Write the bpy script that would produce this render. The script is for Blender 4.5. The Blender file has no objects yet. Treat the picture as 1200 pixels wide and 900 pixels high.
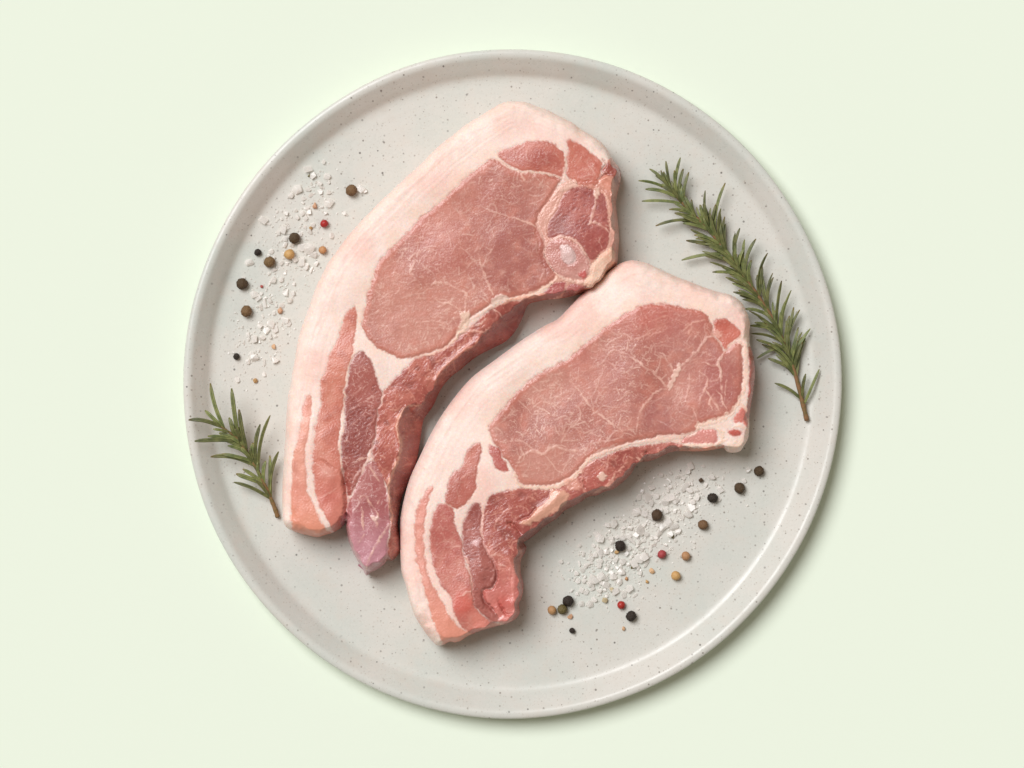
import bpy, bmesh, math, random
import numpy as np
from mathutils import Vector, Matrix

# ------------------------------------------------------------------ camera, light, exposure
S = 0.00035            # metres per unit of the layout plan (the plate is 27 cm across)
D = 1.6                # camera height above the table
C = bpy.context.scene.collection
scene = bpy.context.scene

cam_d = bpy.data.cameras.new("camera"); cam = bpy.data.objects.new("camera", cam_d); C.objects.link(cam)
cam.location = (0, 0, D); cam.rotation_euler = (0, 0, 0)
cam_d.sensor_width = 36.0; cam_d.lens = 36.0*D/(1200*S)
cam_d.clip_start = 0.05; cam_d.clip_end = 50
scene.camera = cam

w = bpy.data.worlds.new("World"); scene.world = w; w.use_nodes = True
bg = w.node_tree.nodes['Background']; bg.inputs[0].default_value = (1.0, 0.89, 0.74, 1); bg.inputs[1].default_value = 0.23

def area(name, loc, size, power, col, target=(0, 0, 0)):
    l = bpy.data.lights.new(name, 'AREA'); l.shape = 'DISK'; l.size = size; l.energy = power; l.color = col
    o = bpy.data.objects.new(name, l); C.objects.link(o); o.location = loc
    o.rotation_euler = (Vector(target)-Vector(loc)).to_track_quat('-Z', 'Y').to_euler()
    return o
area('softbox_key', (-15.5, 15.5, 33.6), 25.0, 16500.0, (0.985, 1.0, 1.02))

vs = scene.view_settings
vs.view_transform = 'Standard'; vs.look = 'None'; vs.exposure = 0.0; vs.gamma = 1.0; vs.use_curve_mapping = False
scene.render.engine = 'CYCLES'

# ------------------------------------------------------------------ helpers
def lin(r, g, b, k=1.0):
    f = lambda v: (v/255/12.92 if v/255 <= 0.04045 else ((v/255+0.055)/1.055)**2.4)
    return np.array([f(r), f(g), f(b)])*k

def kf(z): return (D-z)/D
def W(px, py, z=0.0):
    k = kf(z)*S
    return Vector(((px-600)*k, (450-py)*k, z))

def tag(o, label=None, cat=None, group=None, kind=None):
    if label: o['label'] = label
    if cat: o['category'] = cat
    if group: o['group'] = group
    if kind: o['kind'] = kind
    return o

def empty(name, loc, rz=0):
    o = bpy.data.objects.new(name, None); C.objects.link(o); o.location = loc; o.rotation_euler = (0, 0, rz)
    o.empty_display_size = 0.01
    return o

def link(name, me, parent=None):
    o = bpy.data.objects.new(name, me); C.objects.link(o)
    if parent: o.parent = parent
    return o

def np_mesh(name, co, faces, mat, col=None, nrm=None, wet=None):
    """faces: (n,4) int array of quads"""
    me = bpy.data.meshes.new(name)
    n = len(co); m = len(faces)
    me.vertices.add(n); me.vertices.foreach_set('co', np.ascontiguousarray(co, np.float32).ravel())
    me.loops.add(m*4); me.loops.foreach_set('vertex_index', np.ascontiguousarray(faces, np.int32).ravel())
    me.polygons.add(m); me.polygons.foreach_set('loop_start', np.arange(0, m*4, 4, dtype=np.int32))
    me.update(calc_edges=True)
    me.polygons.foreach_set('use_smooth', np.ones(m, bool))
    if col is not None:
        a = me.color_attributes.new('tint', 'FLOAT_COLOR', 'POINT')
        a.data.foreach_set('color', np.concatenate([col, np.ones((n, 1))], 1).astype(np.float32).ravel())
    if wet is not None:
        a = me.attributes.new('wet', 'FLOAT', 'POINT'); a.data.foreach_set('value', wet.astype(np.float32))
    me.materials.append(mat)
    if nrm is not None:
        me.normals_split_custom_set_from_vertices(nrm.astype(np.float32))
    me.update()
    return me

class NT:
    def __init__(s, name):
        s.m = bpy.data.materials.new(name); s.m.use_nodes = True
        s.t = s.m.node_tree; s.p = s.t.nodes['Principled BSDF']
    def n(s, typ, **kw):
        nd = s.t.nodes.new(typ)
        for k, v in kw.items():
            if k.startswith('i_'):
                key = k[2:]; nd.inputs[int(key) if key.isdigit() else key.replace('_', ' ')].default_value = v
            else: setattr(nd, k, v)
        return nd
    def l(s, a, b): s.t.links.new(a, b)
    def mix(s, fac, a, b, blend='MIX'):
        nd = s.t.nodes.new('ShaderNodeMix'); nd.data_type = 'RGBA'; nd.blend_type = blend
        for sock, v in ((nd.inputs[0], fac), (nd.inputs[6], a), (nd.inputs[7], b)):
            if isinstance(v, bpy.types.NodeSocket): s.l(v, sock)
            elif isinstance(v, (int, float)): sock.default_value = v
            else: sock.default_value = (*v, 1)
        return nd.outputs[2]
    def math(s, op, a, b=0.0, c=None):
        nd = s.t.nodes.new('ShaderNodeMath'); nd.operation = op
        for i, v in enumerate((a, b) if c is None else (a, b, c)):
            if isinstance(v, bpy.types.NodeSocket): s.l(v, nd.inputs[i])
            else: nd.inputs[i].default_value = v
        return nd.outputs[0]
    def ramp(s, v, lo, hi, a=0.0, b=1.0):
        nd = s.t.nodes.new('ShaderNodeMapRange'); nd.interpolation_type = 'SMOOTHSTEP'
        s.l(v, nd.inputs[0])
        for i, x in zip((1, 2, 3, 4), (lo, hi, a, b)):
            if isinstance(x, bpy.types.NodeSocket): s.l(x, nd.inputs[i])
            else: nd.inputs[i].default_value = x
        return nd.outputs[0]

def t3(a): return tuple(float(x) for x in a)

# ------------------------------------------------------------------ materials
def mat_table():
    q = NT('pale_green_matte_paper')
    q.p.inputs['Base Color'].default_value = (*t3(lin(239, 247, 230, 0.975)), 1)
    q.p.inputs['Roughness'].default_value = 0.9; q.p.inputs['Specular IOR Level'].default_value = 0.12
    tc = q.n('ShaderNodeTexCoord'); no = q.n('ShaderNodeTexNoise', i_Scale=900.0, i_Detail=3.0); q.l(tc.outputs['Object'], no.inputs['Vector'])
    bp = q.n('ShaderNodeBump', i_Strength=0.03, i_Distance=0.0002); q.l(no.outputs[0], bp.inputs['Height']); q.l(bp.outputs[0], q.p.inputs['Normal'])
    return q.m

def mat_ceramic():
    q = NT('speckled_stoneware_glaze')
    tc = q.n('ShaderNodeTexCoord'); ob = tc.outputs['Object']
    base = lin(221, 217, 209, 0.96); warm = lin(216, 207, 196, 0.96); cool = lin(211, 213, 205, 0.96)
    n1 = q.n('ShaderNodeTexNoise', i_Scale=22.0, i_Detail=4.0, i_Roughness=0.6); q.l(ob, n1.inputs['Vector'])
    n2 = q.n('ShaderNodeTexNoise', i_Scale=130.0, i_Detail=3.0, i_Roughness=0.6); q.l(ob, n2.inputs['Vector'])
    n3 = q.n('ShaderNodeTexNoise', i_Scale=900.0, i_Detail=3.0, i_Roughness=0.7); q.l(ob, n3.inputs['Vector'])
    c = q.mix(q.ramp(n1.outputs[0], 0.35, 0.65), t3(cool), t3(base))
    c = q.mix(q.ramp(n2.outputs[0], 0.45, 0.75, 0.0, 0.45), c, t3(warm))
    c = q.mix(q.ramp(n3.outputs[0], 0.35, 0.75, 0.0, 0.22), c, t3(lin(236, 232, 224, 0.92)))
    # specks: three sizes
    for scale, lo, hi, colr, amt in ((230.0, 0.06, 0.12, lin(104, 88, 74), 0.75), (420.0, 0.08, 0.15, lin(146, 126, 104), 0.45), (620.0, 0.12, 0.22, lin(172, 156, 138), 0.35), (115.0, 0.04, 0.068, lin(66, 56, 50), 0.85)):
        v = q.n('ShaderNodeTexVoronoi', i_Scale=scale, i_Randomness=1.0); v.voronoi_dimensions = '2D'; q.l(ob, v.inputs['Vector'])
        sp = q.n('ShaderNodeSeparateColor'); q.l(v.outputs['Color'], sp.inputs[0])
        keep = q.ramp(sp.outputs[0], 0.55, 0.95)
        rad = q.math('MULTIPLY_ADD', q.math('MULTIPLY', keep, hi-lo), 1.0, lo)
        rad = q.math('MULTIPLY', rad, q.ramp(sp.outputs[0], 0.4, 0.5))
        f = q.ramp(v.outputs['Distance'], rad, q.math('MULTIPLY', rad, 0.45))
        f = q.math('MULTIPLY', f, q.math('MULTIPLY', q.ramp(sp.outputs[1], 0.0, 1.0, 0.3, 1.0), amt))
        f = q.math('MULTIPLY', f, q.math('GREATER_THAN', rad, 0.01)); f = q.math('MULTIPLY', f, q.ramp(n1.outputs[0], 0.38, 0.56, 0.5, 1.0))
        c = q.mix(f, c, t3(colr))
    q.l(c, q.p.inputs['Base Color'])
    q.p.inputs['Roughness'].default_value = 0.42
    q.l(q.ramp(n2.outputs[0], 0.3, 0.7, 0.25, 0.36), q.p.inputs['Roughness'])
    q.p.inputs['Specular IOR Level'].default_value = 0.45
    n4 = q.n('ShaderNodeTexNoise', i_Scale=260.0, i_Detail=4.0); q.l(ob, n4.inputs['Vector'])
    bp = q.n('ShaderNodeBump', i_Strength=0.18, i_Distance=0.0003); q.l(n4.outputs[0], bp.inputs['Height']); q.l(bp.outputs[0], q.p.inputs['Normal'])
    return q.m

def mat_meat(name, rough_dry, rough_wet, sss, bump, scale, spec=0.45):
    q = NT(name)
    at = q.n('ShaderNodeAttribute'); at.attribute_name = 'tint'
    wt = q.n('ShaderNodeAttribute'); wt.attribute_name = 'wet'
    tc = q.n('ShaderNodeTexCoord'); ob = tc.outputs['Object']
    n1 = q.n('ShaderNodeTexNoise', i_Scale=scale, i_Detail=5.0, i_Roughness=0.65); q.l(ob, n1.inputs['Vector'])
    n2 = q.n('ShaderNodeTexNoise', i_Scale=scale*0.25, i_Detail=3.0, i_Roughness=0.6); q.l(ob, n2.inputs['Vector'])
    v = q.ramp(n1.outputs[0], 0.25, 0.75, 0.93, 1.06)
    hs = q.n('ShaderNodeHueSaturation'); q.l(at.outputs['Color'], hs.inputs['Color']); q.l(v, hs.inputs['Value'])
    q.l(hs.outputs[0], q.p.inputs['Base Color'])
    r = q.math('ADD', q.ramp(wt.outputs['Fac'], 0.0, 1.0, rough_dry, rough_wet), q.ramp(n2.outputs[0], 0.3, 0.7, -0.06, 0.08))
    q.l(r, q.p.inputs['Roughness'])
    q.p.inputs['Specular IOR Level'].default_value = spec
    if 'lean' in name or 'bone' in name:
        q.l(q.ramp(wt.outputs['Fac'], 0.3, 1.0, 0.1, 0.55), q.p.inputs['Coat Weight']); q.p.inputs['Coat Roughness'].default_value = 0.16
        n3 = q.n('ShaderNodeTexNoise', i_Scale=620.0, i_Detail=3.0, i_Roughness=0.6); q.l(ob, n3.inputs['Vector'])
        b3 = q.n('ShaderNodeBump', i_Strength=0.9, i_Distance=0.0005); q.l(n3.outputs[0], b3.inputs['Height']); q.l(b3.outputs[0], q.p.inputs['Coat Normal'])
    if sss > 0:
        q.p.inputs['Subsurface Weight'].default_value = sss
        q.p.inputs['Subsurface Radius'].default_value = (1.0, 0.45, 0.3)
        q.p.inputs['Subsurface Scale'].default_value = 0.0009
    mixh = q.math('ADD', n1.outputs[0], q.math('MULTIPLY', n2.outputs[0], 1.5))
    bp = q.n('ShaderNodeBump', i_Strength=bump, i_Distance=0.00025); q.l(mixh, bp.inputs['Height']); q.l(bp.outputs[0], q.p.inputs['Normal'])
    return q.m

M = {}
M['table'] = mat_table(); M['ceramic'] = mat_ceramic()
M['fat'] = mat_meat('pork_fat', 0.5, 0.34, 0.3, 0.35, 900.0, 0.35)
M['lean'] = mat_meat('pork_lean', 0.50, 0.32, 0.0, 0.22, 1100.0, 0.55)
M['bone'] = mat_meat('pork_bone', 0.5, 0.35, 0.0, 0.3, 1200.0, 0.4)

# ------------------------------------------------------------------ setting: the table
bm = bmesh.new(); bmesh.ops.create_grid(bm, x_segments=2, y_segments=2, size=4.0)
me = bpy.data.meshes.new('tabletop'); bm.to_mesh(me); bm.free(); me.materials.append(M['table'])
tag(link('tabletop', me), kind='structure')

# ------------------------------------------------------------------ plate
FLOOR = 10*S
RIMZ = 31.5*S
def lathe(name, prof, mat, parent, seg=220, close_c=False):
    k = S*kf(RIMZ)
    n = len(prof); co = []; 
    th = np.linspace(0, 2*math.pi, seg, endpoint=False)
    for r, z in prof:
        wob = 1 + (0.0016*np.sin(2*th+0.6)+0.0012*np.sin(3*th+2.1)+0.0007*np.sin(7*th+1.0)+0.0005*np.sin(11*th))*(r/388.0)**4
        zz = z + (0.5*np.sin(2*th+1.3)+0.35*np.sin(5*th+0.2)+0.15*np.sin(13*th))*max(0, (z-13)/24.0)
        co.append(np.stack([r*wob*k*np.cos(th)*385.8/388, r*wob*k*np.sin(th)*393.0/388, zz*S], 1))
    co = np.concatenate(co)
    i = np.arange(seg); j = (i+1) % seg
    fs = [np.stack([a*seg+i, (a+1)*seg+i, (a+1)*seg+j, a*seg+j], 1) for a in range(n-1)]
    me = np_mesh(name, co, np.concatenate(fs), mat)
    return link(name, me, parent)
plate = empty('ceramic_plate', (0, 0, 0))
tag(plate, 'round off-white speckled stoneware plate with a raised rim under the meat', 'plate')
well_prof = [(340, 10.01), (332, 9.92), (310, 9.86), (250, 9.80), (180, 9.74), (90, 9.74), (20, 9.74), (0.5, 9.74)]
lathe('well', well_prof, M['ceramic'], plate)
rim_prof = [(250, 3.5), (300, 3.8), (335, 4.8), (352, 7.0), (364, 10.8), (373, 15.2), (380, 19.4), (384.5, 22.8), (387.2, 26.0), (388, 28.2), (387.4, 29.8), (386, 30.8), (384.0, 31.3), (381.6, 31.35), (379.4, 30.9), (377.6, 30.0), (375.9, 28.6),
            (373.4, 26.4), (370.0, 23.4), (366.5, 20.3), (363.4, 17.3), (361.0, 14.8), (358.8, 12.8), (356.6, 11.5), (353.6, 10.6), (350, 10.25), (346, 10.12), (340, 10.08)]
lathe('rim', rim_prof, M['ceramic'], plate)
lathe('foot_ring', [(262, 3.9), (262, 1.2), (260, 0.3), (254, 0.3), (252, 1.2), (252, 3.9)], M['ceramic'], plate)
lathe('underside', [(0.5, 3.7), (100, 3.7), (252, 3.7)], M['ceramic'], plate)

# ------------------------------------------------------------------ 2-D geometry and noise in the plan of a chop
def spline(pts, closed=True, sub=4):
    P = np.array(pts, float); n = len(P); out = []
    rng = range(n) if closed else range(n-1)
    for i in rng:
        if closed: p0, p1, p2, p3 = P[i-1], P[i], P[(i+1) % n], P[(i+2) % n]
        else: p0, p1, p2, p3 = P[max(i-1, 0)], P[i], P[i+1], P[min(i+2, n-1)]
        for t in np.arange(sub)/sub:
            a = 0.5*((2*p1)+(-p0+p2)*t+(2*p0-5*p1+4*p2-p3)*t*t+(-p0+3*p1-3*p2+p3)*t**3)
            out.append(a)
    if not closed: out.append(P[-1])
    return np.array(out)

def seg_dist(X, Y, P, closed, want_arc=False, widths=None):
    n = len(P); best = np.full(X.shape, 1e18); arc = np.zeros(X.shape); L = 0.0; inside = np.zeros(X.shape, bool)
    wd = np.zeros(X.shape)
    for i in range(n if closed else n-1):
        ax, ay = P[i]; bx, by = P[(i+1) % n]
        dx, dy = bx-ax, by-ay; l2 = dx*dx+dy*dy
        if l2 < 1e-9: continue
        t = np.clip(((X-ax)*dx+(Y-ay)*dy)/l2, 0, 1)
        d = (X-ax-t*dx)**2+(Y-ay-t*dy)**2
        m = d < best; best = np.where(m, d, best)
        if want_arc: arc = np.where(m, L+t*math.sqrt(l2), arc)
        if widths is not None: wd = np.where(m, widths[i]+(widths[i+1]-widths[i])*t, wd)
        L += math.sqrt(l2)
        if closed and ay != by:
            inside ^= ((ay > Y) != (by > Y)) & (X < dx*(Y-ay)/(by-ay)+ax)
    return np.sqrt(best), inside, arc, wd

def sstep(a, b, x):
    t = np.clip((x-a)/(b-a), 0, 1); return t*t*(3-2*t)

class Plan:
    """a regular raster over the plan of one chop; every layer is an array on it"""
    def __init__(s, outline, step, seed):
        s.out = spline(outline, True, 3); s.step = step
        s.x0, s.y0 = s.out.min(0)-4; x1, y1 = s.out.max(0)+4
        s.nx = int((x1-s.x0)/step)+1; s.ny = int((y1-s.y0)/step)+1
        s.X, s.Y = np.meshgrid(s.x0+np.arange(s.nx)*step, s.y0+np.arange(s.ny)*step)
        s.rng = np.random.default_rng(seed)
        d, ins, arc, _ = seg_dist(s.X, s.Y, s.out, True, True)
        s.d = np.where(ins, d, -d); s.arc = arc
        s.warpx = s.noise(14)*0.45+s.noise(5)*0.28+s.noise(3)*0.12; s.warpy = s.noise(14)*0.45+s.noise(5)*0.28+s.noise(3)*0.12
    def noise(s, lam, ang=0.0, st=1.0, bw=0.45):
        r = s.rng.standard_normal((s.ny, s.nx)); F = np.fft.rfft2(r)
        fy = np.fft.fftfreq(s.ny, s.step)[:, None]; fx = np.fft.rfftfreq(s.nx, s.step)[None, :]
        c, q = math.cos(ang), math.sin(ang)
        u = (fx*c+fy*q)*st; v = (-fx*q+fy*c)                # stretched along ang by st
        f = np.sqrt(u*u+v*v)*lam
        F *= np.exp(-((f-1)/bw)**2)
        o = np.fft.irfft2(F, (s.ny, s.nx)); return o/(o.std()+1e-9)
    def low(s, lam):
        r = s.rng.standard_normal((s.ny, s.nx)); F = np.fft.rfft2(r)
        fy = np.fft.fftfreq(s.ny, s.step)[:, None]; fx = np.fft.rfftfreq(s.nx, s.step)[None, :]
        F *= np.exp(-(fx*fx+fy*fy)*lam*lam); o = np.fft.irfft2(F, (s.ny, s.nx)); return (o-o.mean())/(o.std()+1e-9)
    def box(s, P, m):
        a, b = P.min(0)-m, P.max(0)+m
        i0 = max(int((a[0]-s.x0)/s.step), 0); i1 = min(int((b[0]-s.x0)/s.step)+2, s.nx)
        j0 = max(int((a[1]-s.y0)/s.step), 0); j1 = min(int((b[1]-s.y0)/s.step)+2, s.ny)
        return slice(j0, j1), slice(i0, i1)
    def poly(s, pts, warp=1.0, sub=3, margin=14):
        """signed distance (positive inside), -margin far away"""
        P = spline(pts, True, sub); bx = s.box(P, margin)
        sd = np.full((s.ny, s.nx), -float(margin))
        X = s.X[bx]+s.warpx[bx]*warp; Y = s.Y[bx]+s.warpy[bx]*warp
        d, ins, _, _ = seg_dist(X, Y, P, True); sd[bx] = np.where(ins, d, -d); return sd
    def line(s, pts, w0, warp=1.0, taper=True):
        P = spline(pts, False, 3); n = len(P)
        t = np.linspace(0, 1, n); wd = w0*0.5*(np.minimum(1, 0.35+2.2*np.minimum(t, 1-t)) if taper else np.ones(n))
        bx = s.box(P, w0*2+6); out = np.zeros((s.ny, s.nx))
        X = s.X[bx]+s.warpx[bx]*warp*0.8; Y = s.Y[bx]+s.warpy[bx]*warp*0.8
        d, _, _, ww = seg_dist(X, Y, P, False, widths=wd)
        ww = ww*(1+0.22*s.n_w[bx])
        out[bx] = 1-sstep(ww-0.55, ww+0.75, d); return out

def fold(s, pts, w0):
    P = spline(pts, False, 3); n = len(P); t = np.linspace(0, 1, n); amp = np.minimum(1, 3.5*np.minimum(t, 1-t))
    d, _, _, aa = seg_dist(s.X+s.warpx*0.8, s.Y+s.warpy*0.8, P, False, widths=amp)
    return aa*np.exp(-(d/(w0*0.62))**2)
Plan.fold = fold

def build_chop(spec, T, step, seed, root):
    p = Plan(spec['outline'], step, seed); X, Y, d = p.X, p.Y, p.d
    p.n_w = p.noise(7)
    # ---- height -------------------------------------------------------------------
    dp, ins, _, _ = seg_dist(X+p.low(14)*1.2, Y+p.low(14)*1.2, spline(spec['top'], True, 3), True)
    dt = np.where(ins, 0, dp)
    dc = np.clip(d, 0, None)
    dt = dt*(1-0.7*spec['steep'](X, Y)); t = dc/(dc+dt+1e-6)
    rnd = np.sqrt(np.clip(1-(1-t)**2.0, 0, 1))
    inner = np.where(ins, dp, 0)
    cut = spec['ragged'](X, Y); rnd = rnd*(1-cut)+t*cut
    lo = 0.30+0.25*(1-cut)
    z = T*(lo+(0.96-lo)*rnd) + T*0.04*(1-np.exp(-inner/14.0))
    lw = p.low(90); z += lw*1.2*np.clip(d/12, 0, 1) + p.low(30)*0.16*np.clip(d/8, 0, 1)
    side = (1-sstep(0.75, 1.0, t))
    # ---- base fat colour ------------------------------------------------------------
    fl = p.low(60)
    def mixc(a, b, f): return a*(1-f[..., None])+b*f[..., None]
    base = lin(252, 224, 213); pink = lin(248, 203, 190); cream = lin(252, 217, 199)
    col = np.broadcast_to(base, X.shape+(3,)).copy()
    col = mixc(col, pink, sstep(-0.3, 2.0, fl)*0.75)
    col = mixc(col, cream, sstep(0.2, 2.0, p.low(12))*0.35)
    # streaks running along the rind: noise drawn in (distance from the edge, arc) space
    tab = p.rng.standard_normal((160, 700)); F = np.fft.rfft2(tab)
    fy = np.fft.fftfreq(160)[:, None]; fx = np.fft.rfftfreq(700)[None, :]
    F *= np.exp(-((fy*7)**2+(fx*50)**2)); tab = np.fft.irfft2(F, (160, 700)); tab /= tab.std()
    dd = np.clip((d+lw*0.8)*1.5, 0, 158.9); aa = np.clip(p.arc*0.35, 0, 698.9)
    i0 = dd.astype(int); j0 = aa.astype(int); fi = dd-i0; fj = aa-j0
    st = (tab[i0, j0]*(1-fi)*(1-fj)+tab[i0+1, j0]*fi*(1-fj)+tab[i0, j0+1]*(1-fi)*fj+tab[i0+1, j0+1]*fi*fj)
    rind = (1-sstep(20, 46, d))*spec['rind'](X, Y)
    stp = sstep(0.5, 1.8, st); stn = sstep(0.6, 2.0, -st)
    col = mixc(col, lin(241, 196, 180), stp*rind*0.20)
    col = mixc(col, lin(226, 206, 190), stn*rind*0.14)
    z += st*rind*0.09
    nearlean = np.zeros(X.shape)
    fatflk = sstep(1.7, 2.6, p.noise(5)); col = mixc(col, lin(255, 244, 232), fatflk*0.4)
    col = mixc(col, lin(240, 200, 184), sstep(1.6, 2.6, p.noise(6, 0.8, 2.0))*0.25)
    eyesd = p.poly(spec['eye'], 1.0, 3, 26)
    col = mixc(col, lin(252, 214, 194), sstep(-24, -2, eyesd)*0.55*sstep(-1.5, 1.0, p.low(25)))
    wet = np.full(X.shape, 0.25); z_rel = np.zeros(X.shape)
    # ---- lean regions ----------------------------------------------------------------
    f_mid = p.low(14); f_low = p.low(70); f_fine = p.noise(3.0); f_fine2 = p.noise(2.2)
    fib = p.noise(3.4, spec['grain'], 2.6, 0.5)
    fib2 = p.noise(5.5, spec['grain']+0.9, 2.2, 0.5)
    net = 1-np.abs(p.noise(13)+0.4*p.noise(6)); net2 = 1-np.abs(p.noise(7.5)+0.3*p.noise(4))
    netm = sstep(-0.6, 1.4, p.low(16)); netm2 = sstep(-0.8, 1.0, p.low(8))
    cell = 1-np.abs(p.noise(7.0, -0.55, 1.9, 0.4)); cellm = sstep(-0.8, 1.2, p.low(8))
    # fine intramuscular threads, each a short curved hair of fat
    threads = np.zeros(X.shape); rg_ = np.random.default_rng(seed+5)
    x0_, y0_, x1_, y1_ = X[0, 0], Y[0, 0], X[-1, -1], Y[-1, -1]
    for _ in range(2600):
        tx, ty = rg_.uniform(x0_, x1_), rg_.uniform(y0_, y1_)
        j = int((ty-y0_)/step); i = int((tx-x0_)/step)
        if d[j, i] < 4: continue
        L = rg_.uniform(3, 9) if rg_.random() < 0.7 else rg_.uniform(9, 22)
        an = rg_.uniform(0, math.pi) if rg_.random() < 0.45 else spec['grain']+rg_.normal(0, 0.5)
        pts = [(tx, ty)]; kk_ = rg_.normal(0, 0.05)
        for q_ in range(4):
            an += kk_*L/4+rg_.normal(0, 0.16); pts.append((pts[-1][0]+math.cos(an)*L/4, pts[-1][1]+math.sin(an)*L/4))
        P_ = np.array(pts); bx = p.box(P_, 3)
        if X[bx].size == 0: continue
        dd_, _, _, _ = seg_dist(X[bx], Y[bx], P_, False)
        wv = rg_.uniform(0.2, 0.6); st_ = rg_.uniform(0.3, 0.75) if L < 9 else rg_.uniform(0.3, 0.75)
        threads[bx] = np.maximum(threads[bx], (1-sstep(wv-0.3, wv+0.75, dd_))*st_)
    label = np.full(X.shape, -1, int); names = []
    for k, rg in enumerate(spec['regions']):
        sd = p.poly(rg['p'], rg.get('warp', 1.0)); m = sstep(-1.3-0.7*np.clip(f_mid, -1, 1), 1.4, sd)
        if m.max() <= 0: continue
        c1 = lin(*rg['c']); c2 = lin(*rg.get('c2', [v*0.86 for v in rg['c']]))
        mix = sstep(-1.3, 1.3, f_low+0.35*f_mid); cc = c1*(1-mix[..., None])+c2*mix[..., None]
        pale = lin(*rg.get('vein', (238, 190, 172)))
        kind = rg.get('k', 'eye'); a = rg.get('a', 1.0)
        if kind == 'eye':
            cc = mixc(cc, pale, np.clip(sstep(0.78, 0.97, net)*netm*0.75+sstep(0.70, 0.95, net2)*netm2*0.50, 0, 1)*a)
            smooth = np.clip(sstep(2, 11, sd)+0.25*f_mid, 0.1, 1); a = a*smooth
            cc = mixc(cc, lin(212, 124, 104), (1-smooth)*0.55)
            cc = mixc(cc, pale, sstep(1.5, 2.8, fib)*0.22*a); cc = mixc(cc, pale, sstep(1.5, 2.8, fib2)*0.25*a)
            cc = mixc(cc, pale, threads*np.clip(a, 0, 1))
            cc = mixc(cc, c2*0.8, sstep(1.0, 2.4, -fib2)*0.22)
            cc = mixc(cc, lin(250, 218, 200), sstep(2.2, 3.1, f_fine)*0.7*a)
            zr = fib2*0.025+f_fine*0.025+threads*0.16
        elif kind == 'belly':
            cc = mixc(cc, pale, sstep(0.9, 0.995, net)*netm*0.30*a+sstep(1.9, 2.8, f_fine)*0.45*a)
            cc = mixc(cc, c2*0.80, sstep(0.2, 2.0, f_mid)*0.4); cc = mixc(cc, pale, threads*0.3); cc = mixc(cc, pale, sstep(0.3, 2.0, -f_mid)*0.14); cc = mixc(cc, pale, sstep(1.4, 2.6, fib)*0.25*a); zr = f_fine*0.05+f_mid*0.12
        elif kind == 'dark':
            cc = mixc(cc, pale, sstep(0.70, 0.96, cell)*cellm*0.85*a); cc = mixc(cc, c2*0.68, sstep(0.3, 1.2, -cell)*0.45)
            cc = mixc(cc, pale, sstep(1.7, 2.6, f_fine)*0.45*a)
            cc = mixc(cc, pale, threads*0.28); zr = -np.clip(-cell, 0, 1.2)*0.12+sstep(0.8, 1, cell)*0.12
        elif kind == 'rough':
            cc = mixc(cc, pale, np.clip(sstep(0.80, 0.98, net2)*netm2*0.40*a+sstep(1.3, 2.5, fib)*0.34*a+threads*0.9, 0, 1)); cc = mixc(cc, lin(224, 140, 120), sstep(0.2, 1.8, p.low(18))*0.35)
            cc = mixc(cc, c2*0.66, sstep(0.3, 2.0, -f_mid)*0.6); cc = mixc(cc, c2*0.7, sstep(0.9, 2.4, -fib)*0.35); cc = mixc(cc, lin(246, 196, 172), sstep(1.8, 2.7, f_fine)*0.6*a)
            zr = f_mid*0.16+p.noise(14, spec['grain'], 1.8)*0.10+fib*0.05+f_fine*0.03
        elif kind == 'silver':
            cc = mixc(cc, pale, sstep(0.84, 0.99, net2)*netm*0.8*a+sstep(1.5, 2.6, fib2)*0.35); cc = mixc(cc, pale, np.clip(threads*0.6, 0, 1))
            zr = f_fine*0.04+sstep(0.85, 1, net2)*netm*0.2
        else:
            cc = mixc(cc, pale, sstep(1.2, 2.4, f_fine)*0.35+sstep(0.85, 0.99, net2)*0.3); zr = f_mid*0.25+f_fine*0.1
        edge = np.clip(1-np.abs(sd-1.6)/2.2, 0, 1)*(sd > 0)
        if kind in ('eye', 'belly', 'dark'): cc = mixc(cc, c1*0.86, edge*0.45)
        if 'grad' in rg:      # (x0,y0,x1,y1,colour): the muscle's own colour drifts along its length
            gx0, gy0, gx1, gy1, gc = rg['grad']; g = ((X-gx0)*(gx1-gx0)+(Y-gy0)*(gy1-gy0))/((gx1-gx0)**2+(gy1-gy0)**2)
            cc = mixc(cc, lin(*gc), sstep(0, 1, g)*0.8)
        for sx, sy, sr, sc, sa in rg.get('spots', ()):
            g = np.exp(-(((X-sx)**2+(Y-sy)**2)/(sr*sr))**1.2)*(1+0.25*f_mid); cc = mixc(cc, cc*0.2+lin(*sc)*0.8, np.clip(g, 0, 1)*sa)
        col = col*(1-m[..., None])+cc*m[..., None]
        wet = wet*(1-m)+rg.get('wet', 0.7)*m
        z_rel = z_rel*(1-m)+zr*m
        z += rg.get('lift', 0.0)*sstep(0, 5, sd) - 0.35*np.exp(-(sd/1.2)**2)
        if 'part' in rg:
            label[sd > 0] = len(names); names.append((rg['part'], rg.get('label'), rg.get('mat', 'lean')))
    z += z_rel
    # ---- seams of fat and membrane -----------------------------------------------------
    vn_m = p.low(8)
    for vn in spec['veins']:
        pts, wd = vn[0], vn[1]; vc = vn[2] if len(vn) > 2 else ((240, 188, 170) if wd < 2.7 else (244, 200, 182)); st_ = (vn[3] if len(vn) > 3 else 0.85)*(0.85 if wd < 4.1 else 0.95)
        thin = 1 if wd < 2.7 else 0.45
        m = p.line(pts, wd)*st_*(1-thin*0.62*sstep(-0.6, 1.3, vn_m))
        col = mixc(col, lin(*vc), np.clip(m, 0, 1)); z += m*0.16*min(wd, 4); wet = wet*(1-m*0.5)
    for pts, vc, st_ in spec['nodes']:
        sd = p.poly(pts, 1.4); m = sstep(-1.2, 1.6, sd)*st_; col = mixc(col, lin(*vc), m); z += m*0.7
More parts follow.
